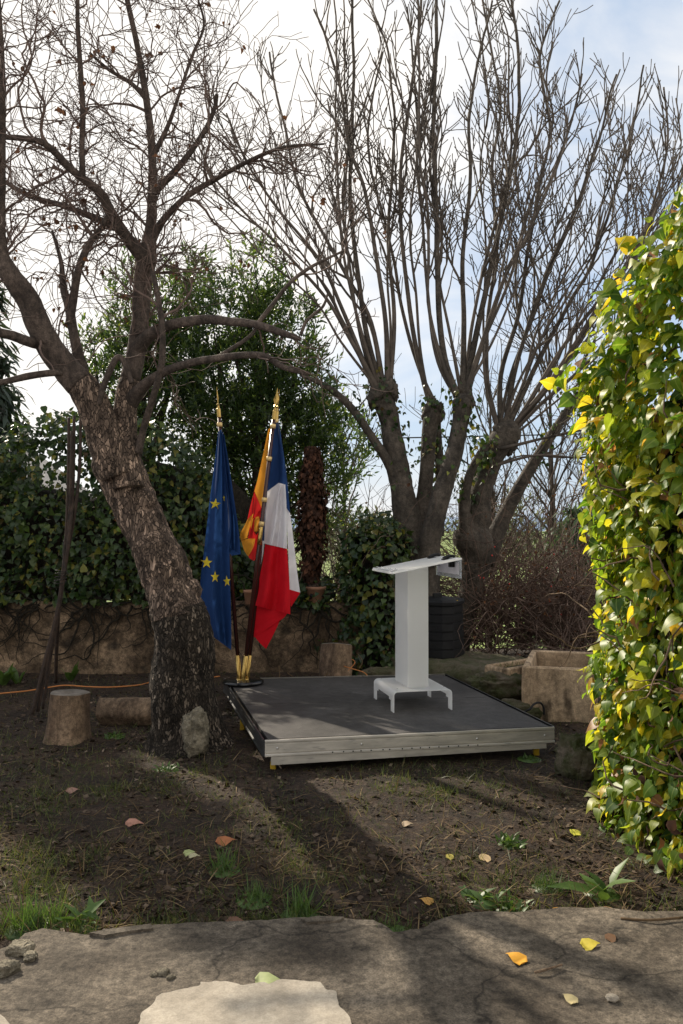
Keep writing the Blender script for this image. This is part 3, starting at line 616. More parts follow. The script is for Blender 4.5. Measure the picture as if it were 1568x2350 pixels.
# blue flag with stars
T = fpole['eu'][0]; dF = D0 - .02; mb = MB()
EU = pane(mb, [(501, 990), (489, 1090), (480, 1158), (470, 1250), (459, 1365), (478, 1440), (493, 1464)], [(509, 985), (517, 1090), (522, 1158), (526, 1250), (529, 1365), (531, 1440), (531, 1492)], dF, .11, 1.6, .6, nv=42, nu=40, dl=.03, dr=.03)
pane(mb, [(507, 985), (514, 1070), (519, 1150), (522, 1210), (517, 1252)], [(515, 1000), (528, 1080), (538, 1150), (547, 1210), (553, 1272)], dF + .0, .10, 1.3, 2.2, nv=30, nu=24, dl=.03, dr=-.05)
pane(mb, [(517, 1252), (520, 1262)], [(553, 1272), (532, 1275)], dF, .01, 1, 0, nv=4, nu=8, dl=.03, dr=-.02)
def star(mb, x, y, r, sx, rot):
    def at_(px, py):
        q = np.hypot(EU[:, 0] - px, EU[:, 1] - py); k = np.argsort(q)[:4]; w_ = 1 / (q[k] + .3); return P(px, py, (EU[k, 2] * w_).sum() / w_.sum() - .007)
    V = [at_(x, y)]
    for f_ in (.5, 1):
        for q in range(10):
            rr = f_ * (r if q % 2 == 0 else r * .4); a_ = math.pi / 2 + q * math.pi / 5 + rot; V.append(at_(x + rr * sx * math.cos(a_), y - rr * math.sin(a_)))
    mb.add(V, [[0, 1 + q, 1 + (q + 1) % 10] for q in range(10)], 1); b_ = mb.n - len(V)
    mb.f.append((b_ + np.array([[1 + q, 11 + q, 11 + (q + 1) % 10, 1 + (q + 1) % 10] for q in range(10)]), 1))
for x, y, r, sx, rot in ((494.2, 1157, 13.6, 1, -.12), (474.5, 1291, 14.8, .95, -.05), (493.7, 1324, 14.2, .75, .0), (521, 1334, 13.6, .66, .1), (514, 1143, 9, .3, 0)):
    star(mb, x, y, r, sx, rot)
mb.build('flag', [m_eb, m_star], T)
# tricolour
T = fpole['tri'][0]; dF = D0 + .0; mb = MB(); B_, W_, R_ = 0, 1, 2
pane(mb, [(631, 975), (622, 1060), (613, 1128)], [(637, 968), (640, 1050), (639.5, 1108)], dF, .02, .6, 0, B_, nv=16, dl=.03, dr=0)
pane(mb, [(637, 968), (640, 1050), (639.5, 1108)], [(641, 975), (652, 1060), (655, 1112)], dF, .03, .7, 1.5, B_, nv=16, dr=-.01)
pane(mb, [(641, 975), (652, 1060), (655, 1112), (657.5, 1165)], [(643, 985), (656, 1075), (662, 1130), (666, 1178)], dF, .012, .6, 1., B_, nv=18, dl=-.01, dr=.03)
pane(mb, [(613, 1128), (608, 1180), (605.5, 1247)], [(639.5, 1108), (627, 1160), (612, 1249)], dF, .015, .6, 0, W_, nv=16, dl=.03, dr=0)
pane(mb, [(639.5, 1108), (627, 1160), (612, 1249)], [(655, 1112), (658, 1170), (659, 1259.5)], dF, .09, 1.7, 1.5, W_, nv=18, nu=30, dr=-.02)
pane(mb, [(657.5, 1164), (660, 1230), (663, 1300), (665, 1353)], [(666, 1177), (674, 1240), (682, 1310), (689, 1360)], dF, .015, .6, 1., W_, nv=20, dl=.0, dr=.05)
pane(mb, [(665, 1353), (666.5, 1380), (668, 1392)], [(689, 1360), (684.5, 1368), (668.5, 1393)], dF, .01, .6, 1., R_, nv=10, dl=.0, dr=.04)
pane(mb, [(609, 1249), (602, 1295), (597, 1320), (590, 1360), (586.5, 1390)], [(659, 1259.5), (662, 1300), (664, 1330), (666, 1370), (666.5, 1410)], dF, .09, 1.7, 1.5, R_, nv=30, nu=30, dl=0, dr=-.02)
pane(mb, [(588, 1380), (585, 1430), (582.5, 1463)], [(666, 1396), (655, 1414), (644, 1424)], dF + .04, .02, .7, .8, R_, nv=14, nu=12)
pane(mb, [(582.5, 1458), (595, 1474), (609, 1488)], [(646, 1416), (631, 1450), (611, 1489)], dF + .045, .01, .7, .8, R_, nv=14, nu=12)
pane(mb, [(611, 1125), (600, 1190), (597, 1215), (604, 1246)], [(614, 1125), (610, 1180), (607.5, 1215), (606.5, 1240)], dF + .03, .01, .5, 0, B_, nv=18, nu=4)
pane(mb, [(603, 1240), (601, 1280), (598, 1296)], [(607, 1243), (604, 1270), (600, 1290)], dF + .03, .005, .5, 0, W_, nv=10, nu=4)
mb.build('flag', [m_fb, m_fw, m_fr], T)
# amber and red stripes
T = fpole['amber'][0]; dF = D0 - .0; mb = MB()
pane(mb, [(616, 985), (600, 1060), (590, 1105), (584, 1127)], [(622, 980), (614, 1060), (605, 1130), (600, 1165)], dF, .03, .7, 0, 0, nv=22, dl=.02, dr=.02)
pane(mb, [(592, 1098), (584, 1127), (575, 1160), (568, 1192)], [(590, 1105), (583, 1130), (580, 1170), (577, 1195)], dF, .01, .5, 0, 1, nv=18, nu=5)
pane(mb, [(583, 1127), (581, 1170), (573, 1215), (569, 1236)], [(600, 1165), (588, 1185), (584, 1215), (592, 1236)], dF + .0, .03, .8, 1., 1, nv=18)
pane(mb, [(568, 1192), (562, 1205), (552, 1224), (553, 1240)], [(582, 1178), (575, 1205), (568, 1230), (569, 1234)], dF, .02, .8, 1., 0, nv=16)
pane(mb, [(600, 1160), (590, 1178), (574, 1205), (575, 1215)], [(604, 1140), (603, 1165), (600, 1185), (594, 1190)], dF + .05, .01, .8, .2, 1, nv=14)
pane(mb, [(594, 1185), (580, 1190), (575, 1205), (578, 1216)], [(596, 1192), (594, 1205), (592, 1218), (588, 1222)], dF - .01, .025, .9, .2, 0, nv=14)
pane(mb, [(554, 1240), (560, 1262), (568, 1275)], [(587, 1232), (582, 1255), (570, 1277)], dF + .015, .01, .8, .2, 0, nv=12)
pane(mb, [(587, 1230), (582, 1252), (570, 1276), (582, 1287)], [(598, 1215), (596, 1245), (593, 1270), (584, 1287)], dF + .02, .01, .8, .2, 1, nv=14)
mb.build('flag', [m_or, m_rd], T)

# ------------------------------------------------------------------ leaning tree on the left
TB = G(428, 1705, 0); TB[2] = gz(TB[0], TB[1])
tree = thing('leaning_tree', 'leaning bare tree with flaky bark trunk beside the flags', 'tree', TB)
dT = TB[1]
w, r = limb_pts([(430, 1712, dT, 78), (428, 1660, dT, 74), (424, 1590, dT, 71), (421, 1510, dT + .02, 70), (416, 1450, dT + .03, 68), (404, 1395, dT + .03, 61)])
mb = MB(); k_ = np.linspace(0, 1, len(w)); rr = r * (1 + .42 * np.exp(-k_ * 7))
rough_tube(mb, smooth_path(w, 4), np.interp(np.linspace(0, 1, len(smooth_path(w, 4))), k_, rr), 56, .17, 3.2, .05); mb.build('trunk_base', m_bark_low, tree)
w, r = limb_pts([(409, 1412, dT + .03, 62), (398, 1370, dT + .04, 57), (372, 1300, dT + .08, 55), (345, 1235, dT + .12, 52), (314, 1170, dT + .16, 51), (288, 1110, dT + .2, 53), (268, 1065, dT + .22, 54), (254, 1030, dT + .24, 42), (240, 985, dT + .25, 24)])
mb = MB(); sp = smooth_path(np.c_[w, r], 4); rough_tube(mb, sp[:, :3], sp[:, 3], 56, .15, 4.5, .06)
for x, y, s_ in ((335, 1150, 26), (362, 1222, 24), (432, 1355, 32)):   # burls
    c = P(x, y, dT + .08); rough_tube(mb, np.array([c + A(-.02, 0, -.10), c + A(0, -.01, -.05), c, c + A(-.01, 0, .06), c + A(-.03, 0, .1)]), s_ * dT / F * np.array([.3, .85, 1, .8, .2]), 20, .2, 9)
mb.build('trunk', m_bark_l, tree)
LIMB = {
 'a': [(275, 1090, 6.58, 44), (248, 1020, 6.55, 43), (222, 950, 6.5, 39), (195, 895, 6.45, 36), (150, 845, 6.4, 32), (100, 770, 6.3, 29), (62, 685, 6.2, 27), (18, 622, 6.1, 23), (2, 560, 6.05, 13), (3, 400, 5.95, 10), (5, 200, 5.8, 8), (0, 60, 5.7, 6), (-10, -120, 5.6, 4)],
 'b': [(296, 1120, 6.58, 36), (288, 1050, 6.6, 34), (284, 985, 6.62, 30), (292, 900, 6.65, 24), (310, 820, 6.7, 22), (322, 730, 6.75, 20), (328, 640, 6.8, 21), (338, 590, 6.8, 22), (345, 520, 6.85, 12), (350, 440, 6.85, 11), (348, 330, 6.85, 9), (335, 220, 6.8, 8), (312, 90, 6.75, 6.5), (288, -20, 6.7, 6), (270, -140, 6.65, 4)],
 'c': [(338, 600, 6.8, 18), (300, 558, 6.7, 14), (255, 490, 6.6, 13), (228, 440, 6.5, 11), (165, 390, 6.35, 9), (110, 335, 6.2, 8), (60, 318, 6.1, 7), (-40, 312, 5.9, 5)],
 'd': [(312, 805, 6.7, 19), (345, 768, 6.6, 15), (395, 745, 6.45, 12), (470, 733, 6.3, 11), (530, 738, 6.2, 10), (590, 745, 6.1, 9), (650, 765, 6.0, 8), (690, 778, 5.95, 5)],
 'e': [(296, 930, 6.65, 20), (330, 885, 6.5, 13), (385, 850, 6.35, 10), (440, 832, 6.2, 9), (500, 822, 6.1, 8.5), (560, 815, 6.0, 8), (610, 818, 5.95, 7.5), (650, 842, 5.9, 7), (708, 858, 5.85, 5)],
 'f': [(200, 895, 6.5, 20), (186, 840, 6.55, 14), (168, 760, 6.6, 11), (158, 700, 6.65, 11), (145, 660, 6.7, 8), (140, 600, 6.75, 5), (120, 530, 6.8, 3.5)],
 'g': [(160, 745, 6.6, 11), (168, 690, 6.6, 9.5), (180, 620, 6.6, 9), (205, 560, 6.6, 8), (238, 515, 6.6, 6), (255, 470, 6.6, 4)],
 'h': [(165, 862, 6.4, 9), (130, 855, 6.3, 8), (70, 862, 6.2, 8), (0, 878, 6.1, 7), (-80, 890, 6.0, 5)],
 'i': [(100, 790, 6.35, 15), (60, 782, 6.2, 12), (20, 768, 6.1, 11), (-60, 750, 5.9, 9)],
 'j': [(318, 1040, 6.55, 9), (330, 980, 6.5, 8.5), (352, 910, 6.4, 8), (370, 840, 6.35, 8), (373, 760, 6.35, 7), (362, 680, 6.4, 6.5), (350, 620, 6.5, 6)],
 'k': [(225, 930, 6.4, 7), (240, 880, 6.4, 7.5), (262, 830, 6.4, 7.5), (276, 820, 6.4, 7), (290, 842, 6.4, 6.5), (302, 880, 6.4, 6)],
 'l': [(345, 450, 6.85, 10), (380, 415, 6.8, 8), (425, 365, 6.75, 7), (470, 300, 6.7, 6), (492, 250, 6.65, 5), (498, 215, 6.6, 4)],
 'm': [(345, 560, 6.85, 11), (375, 505, 6.8, 8), (430, 450, 6.75, 7), (500, 408, 6.7, 6), (570, 370, 6.6, 5), (650, 338, 6.5, 4), (745, 330, 6.4, 2.5)],
 'n': [(190, 405, 6.4, 7), (188, 340, 6.35, 7), (190, 250, 6.3, 6.5), (184, 150, 6.25, 6), (178, 40, 6.2, 5), (180, -80, 6.15, 4)],
 'o': [(338, 230, 6.8, 6), (300, 190, 6.75, 5), (250, 160, 6.7, 4), (205, 120, 6.6, 3)],
 'p': [(350, 360, 6.85, 7), (385, 290, 6.8, 5), (410, 220, 6.75, 4), (440, 130, 6.7, 3.5), (468, 60, 6.65, 3), (455, 0, 6.6, 2.5)],
 'q': [(320, 570, 6.8, 12), (270, 525, 6.9, 9), (205, 495, 7.0, 8), (140, 470, 7.1, 6.5), (70, 450, 7.2, 6), (0, 410, 7.3, 5)],
 'r': [(590, 745, 6.1, 6), (625, 700, 6.1, 5), (665, 650, 6.1, 4.5), (715, 612, 6.1, 4), (790, 575, 6.1, 2.5)],
 's': [(690, 770, 5.97, 4), (705, 735, 5.95, 4), (740, 705, 5.9, 3.5), (752, 675, 5.9, 2.5)],
 't': [(500, 820, 6.1, 5), (540, 795, 6.1, 5), (575, 770, 6.15, 4), (600, 735, 6.2, 3)],
}
rng = np.random.default_rng(21)
tw = MB(); TIPS = []
cfgL = dict(seg=.055, wob=.22, up=.0, tip=.0026, dens=[4.6, 5.2], ang=(.5, 1.2), ratio=(.4, .85), t0=.1, cup=.08)
for key, tr in LIMB.items():
    w, r = limb_pts(tr); mb = MB(); rough_tube(mb, w, r, 14 if r[0] > .05 else 9, .09, 9, .05)
    if key in 'ab':                                     # the flaky bark runs up into the two main limbs
        c = 20; mb = MB(); rough_tube(mb, w[c:], r[c:], 14, .09, 9, .05); m2_ = MB(); rough_tube(m2_, w[:c + 1], r[:c + 1], 24, .10, 7, .06); m2_.build('limb_base', m_bark_l, tree)
    mb.build('limb', m_limb, tree)
    n = len(w); seglen = np.linalg.norm(np.diff(w, axis=0), axis=1).sum()
    for _ in range(int(seglen * (14 if key in 'abcglmnopq' else 8 if key == 'f' else 2.2))):
        k = int(rng.uniform(.16 if key in 'ab' else .12, 1) * (n - 1))
        if key in 'ab' and w[k][2] < 2.9: continue
        d = unit(w[min(k + 1, n - 1)] - w[max(k - 1, 0)]); sd = unit(np.cross(d, rng.normal(size=3))); an = rng.uniform(.5, 1.3)
        L = rng.uniform(.3, 1.35) * (.6 + .5 * (k / n))
        TIPS += twig_grow(tw, w[k], unit(d * math.cos(an) + sd * math.sin(an) + A(0, 0, .12)), L, min(r[k] * .55, rng.uniform(.005, .0135)), 2, cfgL)
tw.build('twigs', m_twig, tree)
TIPS = [(p, d) for p, d in TIPS if p[2] > 2.7]
sel = rng.choice(len(TIPS), 150, replace=False); mb = MB(); pp, tt = [], []
for k in sel:
    p, d = TIPS[k]
    for _ in range(rng.integers(2, 5)): pp.append(p + rng.normal(size=3) * .012); tt.append(A(0, 0, -.6) + rng.normal(size=3) * .6)
pp = np.array(pp); tt = np.array(tt)
mb.leaves(*CURL, pp, tt, rv(len(pp)), rng.uniform(.028, .055, len(pp))); mb.build('dead_leaves', m_dry, tree)

# ------------------------------------------------------------------ two old pollarded fig trees
def fig(label, base, stems, mains, seed, fill, group='pollarded fig trees'):
    global rng
    rng = np.random.default_rng(seed)
    T = thing('fig_tree', label, 'tree', base, group)
    for nm, tr, am in stems:
        w, r = limb_pts(tr); mb = MB(); sp = smooth_path(np.c_[w, r], 3); rough_tube(mb, sp[:, :3], sp[:, 3], 22, am, 4, .04); mb.build(nm, m_fig, T)
    for m0 in {(round(m_[0][0] / 60), round(m_[0][1] / 60)): m_[0] for m_ in mains}.values():   # lumpy pollard heads where the rods leave the stem
        if m0[1] > 1020: continue
        c = P(m0[0], m0[1] + 14, m0[2]); R_ = 19 * m0[2] / F; mb = MB(); nu, nv = 30, 20; V = []
        for i_ in range(nv + 1):
            for j_ in range(nu):
                th, ph = math.pi * i_ / nv, 6.2832 * j_ / nu; d = A(math.sin(th) * math.cos(ph), math.sin(th) * math.sin(ph), math.cos(th)); p = Vector(d) * 1.6 + Vector((m0[0] * .11, m0[1] * .07, seed))
                V.append(c + d * R_ * A(1, 1, 1.35) * (1 + .42 * noise.noise(p) + .3 * noise.noise(p * 2.4) + .14 * noise.noise(p * 6)))
        mb.add(V, [[i_ * nu + j_, (i_ + 1) * nu + j_, (i_ + 1) * nu + (j_ + 1) % nu, i_ * nu + (j_ + 1) % nu] for i_ in range(nv) for j_ in range(nu)]); mb.build('pollard_head', m_fig, T)
    iv_ = MB(); n = 900; st_ = [limb_pts(q[1]) for q in stems if q[0] == 'stem']; pos, nor = [], []
    for _ in range(n):
        w, r = st_[rng.integers(len(st_))]; k = int((.35 + .65 * rng.uniform() ** .6) * (len(w) - 1)); d = unit(rv(1)[0] * A(1, 1, .4)); f_ = noise.noise(Vector(w[k]) * 3.1 + Vector((seed, 0, 0)))
        if f_ < -.05: continue
        pos.append(w[k] + d * (r[k] + rng.uniform(.0, .13)) + A(0, 0, rng.normal() * .1)); nor.append(d)
    pos, nor = np.array(pos), np.array(nor); iv_.leaves(*IVYH, pos, nor * .3 + A(0, 0, -.8) + rv(len(pos), .4), nor + rv(len(pos), .5), rng.uniform(.035, .075, len(pos))); iv_.build('climbing_ivy', m_ivy, T)
    twg = MB(); cf = dict(seg=.08, wob=.11, up=.085, tip=.0048, dens=[2.2, 2.4], ang=(.5, 1.05), ratio=(.35, .65), t0=.15, cup=.2, knob=.16)
    allm = [m for m in mains]
    for _ in range(fill):                                # more rods between the traced ones
        a = mains[rng.integers(len(mains))]; f = rng.uniform(.82, 1.02); dx = rng.normal() * 55; dd = rng.normal() * .55
        b = [(x + dx * (i_ / (len(a) - 1)) ** .8 + rng.normal() * 6, a[0][1] + (y - a[0][1]) * f, d + dd * (i_ / (len(a) - 1)), max(2.2, rr_ * .6)) for i_, (x, y, d, rr_) in enumerate(a)]
        allm.append(b)
    for q, tr in enumerate(allm):
        w, r = limb_pts(tr)
        w = w + np.array([[.03 * nz3(p, 2.2, q * 3.1), .03 * nz3(p, 2.2, q * 5.7 + 40), 0] for p in w]) * np.linspace(0, 1, len(w))[:, None]
        r = np.maximum(r * .74, .0055)
        mb = MB(); mb.tube(w, r, 8); mb.build('branch', m_fig if r[0] > .04 else m_figt, T)
        n = len(w); SL = np.linalg.norm(np.diff(w, axis=0), axis=1).sum()
        for _ in range(int(SL * 3.4)):
            k = int(rng.uniform(.18, .99) ** .8 * (n - 1)); d = unit(w[min(k + 1, n - 1)] - w[max(k - 1, 0)]); sd = unit(np.cross(d, rng.normal(size=3))); an = rng.uniform(.45, 1.0)
            big = rng.uniform() < .28 and k < .6 * n
            twig_grow(twg, w[k], unit(d * math.cos(an * (.7 if big else 1)) + sd * math.sin(an * (.7 if big else 1)) + A(0, 0, .15)), rng.uniform(1.2, 2.1) if big else rng.uniform(.3, 1.1) * (1.15 - .6 * k / n), min(r[k] * .7, .015 if big else .0095), 2, cf)
    twg.build('twigs', m_figt, T)
    return T
d1 = 10.2
def tr_(pts, d0, d1_, r0, r1): 
    n = len(pts); return [(x, y, d0 + (d1_ - d0) * i / (n - 1), r0 + (r1 - r0) * (i / (n - 1)) ** .55) for i, (x, y) in enumerate(pts)]
stems = [('trunk', [(968, 1600, d1, 62), (962, 1480, d1, 52), (960, 1360, d1, 50), (962, 1290, d1, 52), (960, 1235, d1, 46)], .14),
 ('stem', [(945, 1260, d1, 36), (935, 1190, d1, 32), (920, 1110, d1, 27), (905, 1030, d1, 25), (893, 960, d1 + .05, 23), (878, 905, d1 + .05, 25), (868, 885, d1 + .05, 14)], .12),
 ('stem', [(965, 1255, d1 + .05, 30), (972, 1170, d1 + .1, 20), (980, 1080, d1 + .1, 17), (985, 1000, d1 + .1, 17), (992, 945, d1 + .1, 20), (995, 925, d1 + .1, 10)], .08),
 ('stem', [(975, 1290, d1 - .2, 30), (992, 1220, d1 - .25, 24), (1015, 1130, d1 - .25, 22), (1040, 1050, d1 - .25, 20), (1057, 970, d1 - .25, 19), (1062, 925, d1 - .25, 24), (1064, 905, d1 - .25, 12)], .08),
 ('stem', [(1005, 1230, d1 + .3, 14), (1010, 1100, d1 + .35, 11), (1005, 1010, d1 + .35, 10), (1000, 960, d1 + .35, 12)], .1),
 ('stem', [(915, 1115, d1, 13), (890, 1060, d1 - .1, 11), (855, 1005, d1 - .2, 10), (810, 940, d1 - .3, 9), (755, 890, d1 - .4, 7), (690, 860, d1 - .5, 4)], .05)]
mains = [tr_([(868, 895), (805, 780), (745, 680), (655, 580), (565, 490), (500, 420), (430, 350)], d1, d1 - .9, 9, 2.6), tr_([(862, 900), (790, 720), (735, 600), (640, 480), (560, 360), (520, 260)], d1, d1 - .5, 9, 2.5),
 tr_([(872, 885), (840, 760), (818, 600), (803, 450), (808, 300), (812, 120), (808, -60)], d1, d1 + .3, 11, 4), tr_([(880, 890), (852, 740), (800, 640), (745, 540), (690, 440), (660, 320), (632, 200), (620, 120)], d1, d1 + .6, 9, 3),
 tr_([(890, 890), (885, 740), (862, 580), (838, 440), (800, 330), (780, 200), (745, 80), (720, 20)], d1, d1 - .3, 10, 3.2), tr_([(895, 880), (905, 720), (890, 560), (900, 420), (905, 280), (890, 120), (860, 40)], d1, d1 + .4, 9, 3),
 tr_([(990, 935), (955, 800), (935, 660), (918, 500), (925, 340), (950, 160), (965, 30), (970, -60)], d1 + .1, d1, 10, 3.6), tr_([(1000, 930), (960, 840), (925, 720), (905, 600), (880, 500), (850, 380), (850, 260), (880, 120)], d1 + .1, d1 + .5, 8, 3),
 tr_([(1050, 910), (1020, 820), (1006, 680), (1002, 480), (995, 320), (1000, 160), (1002, 0), (1004, -100)], d1 - .25, d1 - .3, 13, 4.5), tr_([(1062, 905), (1065, 740), (1062, 580), (1080, 420), (1078, 280), (1100, 130), (1130, 0)], d1 - .25, d1, 11, 3.2),
 tr_([(1066, 905), (1095, 760), (1130, 600), (1165, 430), (1185, 320), (1192, 180), (1182, 60), (1172, -40)], d1 - .25, d1 + .3, 12, 4), tr_([(1070, 905), (1110, 780), (1165, 620), (1200, 560), (1262, 420), (1320, 250), (1336, 170)], d1 - .25, d1 - .6, 9, 2.8)]
fig('nearer grey fig tree with three straight pollarded stems behind the lectern', A(*P(968, 1500, d1)[:2], -.1), stems, mains, 33, 15)
d2 = 10.7
stems = [('trunk', [(1040, 1600, d2, 40), (1052, 1480, d2, 26), (1068, 1400, d2, 25), (1088, 1330, d2, 30), (1095, 1275, d2, 40), (1085, 1235, d2, 46), (1080, 1210, d2, 34)], .22),
 ('stem', [(1085, 1250, d2, 36), (1098, 1160, d2, 28), (1118, 1080, d2, 27), (1145, 1020, d2, 30), (1165, 985, d2, 28), (1172, 965, d2, 12)], .2),
 ('stem', [(1110, 1290, d2 + .1, 26), (1160, 1180, d2 + .2, 17), (1215, 1080, d2 + .2, 14), (1265, 1000, d2 + .2, 11), (1330, 905, d2 + .2, 8), (1400, 830, d2 + .2, 5)], .1),
 ('stem', [(1075, 1230, d2 - .1, 20), (1066, 1150, d2 - .2, 13), (1082, 1080, d2 - .3, 10), (1118, 1020, d2 - .3, 9)], .12)]
mains = [tr_([(1160, 980), (1180, 860), (1215, 740), (1260, 620), (1320, 480), (1370, 330), (1415, 170)], d2, d2 - .4, 10, 3), tr_([(1168, 975), (1230, 840), (1310, 690), (1352, 620), (1400, 480), (1440, 350), (1478, 150)], d2, d2 + .3, 10, 3),
 tr_([(1172, 985), (1260, 880), (1350, 740), (1440, 600), (1500, 470), (1530, 330), (1525, 200)], d2, d2 - .2, 9, 3), tr_([(1160, 1010), (1240, 930), (1330, 850), (1420, 760), (1520, 660), (1600, 560)], d2, d2 - .3, 7, 3),
 tr_([(1150, 985), (1150, 860), (1190, 720), (1215, 560), (1240, 420), (1262, 300), (1240, 130), (1285, 0)], d2, d2 + .5, 10, 3.2), tr_([(1148, 1000), (1120, 880), (1120, 740), (1140, 560), (1130, 380), (1150, 240), (1120, 80), (1105, -20)], d2, d2 + .5, 9, 3.2),
 tr_([(1170, 1000), (1290, 800), (1400, 660), (1480, 560), (1540, 480), (1580, 330)], d2, d2 + .5, 9, 3), tr_([(1150, 1030), (1230, 1010), (1330, 985), (1430, 950)], d2 - .2, d2 - .8, 6, 3),
 tr_([(1130, 1070), (1230, 1045), (1330, 1050), (1400, 1040)], d2 - .2, d2 - .6, 5, 2.6)]
fig('darker gnarled fig tree with crooked trunk leaning right of the lectern', A(*P(1050, 1490, d2)[:2], -.1), stems, mains, 57, 13)

# ------------------------------------------------------------------ garden wall with ivy hedge
rng = np.random.default_rng(5)
def wall_line(px): return A((px - 784) / F * WY, WY + .0016 * (px - 300) * .35, 0)
WX0, WX1, WH = -6.2, .62, .80
mb = MB(); nu, nv = 150, 18; V = []
for i_ in range(nu + 1):
    x = WX0 + (WX1 - WX0) * i_ / nu
    hh = WH + .05 * fbm(x, 1, .9, 4) + .02 * fbm(x, 1, 6, 4)
    for j_ in range(nv + 1):
        z = -.15 + (hh + .15) * j_ / nv
        V.append((x, WY + .05 * fbm(x, z, 1.6, 7, 4) + .022 * fbm(x, z, 7, 2) + .03 * (j_ == nv), z))
    V.append((x, WY + .35, hh)); V.append((x, WY + .40, -.3))
n = nv + 3
mb.add(V, [[a * n + b, (a + 1) * n + b, (a + 1) * n + b + 1, a * n + b + 1] for a in range(nu) for b in range(n - 1)])
o = mb.build('garden_wall', m_wall); tag(o, 'low rough rendered garden wall under the ivy hedge', 'wall')
def ivy_mass(mb, path, ztop, zbot, n, tmpl, size, out=.10, lump=.16, seed=0, core=None, top=.35, hang=.6, sub=40):
    """leaves over a lumpy sheet standing along path (outward = right of travel), rounded over the top"""
    pth = smooth_path([(*p, 0) for p in path], sub)[:, :2]; seg = np.linalg.norm(np.diff(pth, axis=0), axis=1); cum = np.r_[0, np.cumsum(seg)]; tot = cum[-1]
    s_ = rng.uniform(0, tot, n); u_ = s_ / tot
    x = np.interp(s_, cum, pth[:, 0]); y = np.interp(s_, cum, pth[:, 1])
    tx = np.interp(s_ + .01, cum, pth[:, 0]) - np.interp(s_ - .01, cum, pth[:, 0]); ty = np.interp(s_ + .01, cum, pth[:, 1]) - np.interp(s_ - .01, cum, pth[:, 1])
    l = np.hypot(tx, ty) + 1e-9; nx, ny = ty / l, -tx / l
    zt = np.array([ztop(a) for a in u_]); zb = np.array([zbot(a) for a in u_]); h = rng.uniform(0, 1, n)
    z = zb + (zt - zb) * h
    ins = np.where(zt - z < top, top - np.sqrt(np.maximum(0, top ** 2 - (top - (zt - z)) ** 2)), 0) * 1.0
    lum = np.array([lump * fbm(a * 1., b, 1.3, seed + 3) + .5 * lump * noise.noise(Vector((a * 4, b * 4, seed))) for a, b in zip(s_, z)])
    off = rng.uniform(-.10, out, n) + lum - ins
    pos = np.stack([x + nx * off, y + ny * off, z + .0 * lum], 1)
    up = np.clip(1 - (zt - z) / top, 0, 1)
    nor = np.stack([nx, ny, .35 + up * 1.3], 1) + rv(n, .42)
    tip = np.stack([nx * .35, ny * .35, -np.full(n, hang) * (1 - .6 * up)], 1) + rv(n, .38)
    mb.leaves(*tmpl, pos, tip, nor, rng.uniform(*size, n) * rng.choice([.5, .75, 1, 1.1], n))
    return pth
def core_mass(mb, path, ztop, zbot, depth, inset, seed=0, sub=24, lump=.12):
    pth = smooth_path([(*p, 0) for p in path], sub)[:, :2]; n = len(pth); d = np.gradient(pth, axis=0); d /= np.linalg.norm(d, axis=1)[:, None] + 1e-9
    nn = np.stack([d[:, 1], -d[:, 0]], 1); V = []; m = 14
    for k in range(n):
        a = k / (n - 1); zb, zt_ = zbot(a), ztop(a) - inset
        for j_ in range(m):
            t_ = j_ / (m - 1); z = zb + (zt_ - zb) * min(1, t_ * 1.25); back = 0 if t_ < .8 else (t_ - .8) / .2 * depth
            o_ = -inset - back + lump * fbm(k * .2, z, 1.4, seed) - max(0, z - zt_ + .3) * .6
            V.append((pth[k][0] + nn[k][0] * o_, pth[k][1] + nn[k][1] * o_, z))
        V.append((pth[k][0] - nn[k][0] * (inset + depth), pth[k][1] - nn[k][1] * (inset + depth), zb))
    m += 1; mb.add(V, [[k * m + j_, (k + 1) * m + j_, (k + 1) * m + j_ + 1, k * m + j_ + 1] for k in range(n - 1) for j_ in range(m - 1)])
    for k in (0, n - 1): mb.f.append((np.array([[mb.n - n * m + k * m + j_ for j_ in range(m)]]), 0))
# one long hedge on the wall: tall at left, lower behind the flags
hp = [(-6.0, WY + .05), (-4.4, WY - .05), (-3.0, WY), (-2.0, WY + .05), (-1.3, WY + .2), (-.6, WY + .25), (-.1, WY + .15)]
def zi(xs_, zs_): return lambda a: float(np.interp(a, xs_, zs_))
htop = zi([0, .22, .34, .45, .56, .66, .74, .80, .88, 1], [2.75, 2.8, 2.6, 3.05, 2.95, 2.9, 2.5, 1.85, 1.3, 1.0]); hbot = zi([0, .25, .4, .6, .75, .9, 1], [.78, .72, .82, .80, .72, .45, .25])
hedge = thing('ivy_hedge', 'dark ivy hedge on top of the rendered garden wall', 'hedge', (-3.2, WY, .8))
mb = MB(); core_mass(mb, hp, lambda a: htop(a) - .3, hbot, .5, .28, 4); mb.build('stems', m_core, hedge)
mb = MB(); ivy_mass(mb, hp, htop, hbot, 9000, IVYH, (.06, .10), .18, .30, 2); ivy_mass(mb, hp, htop, lambda a: htop(a) - .35, 900, IVYH, (.05, .09), .3, .5, 9, top=.15); ivy_mass(mb, hp, htop, lambda a: max(hbot(a), htop(a) - .5), 1500, IVYH, (.05, .09), .2, .3, 6)
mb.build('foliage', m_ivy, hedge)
mb = MB()                                               # bare stems creeping over the wall face
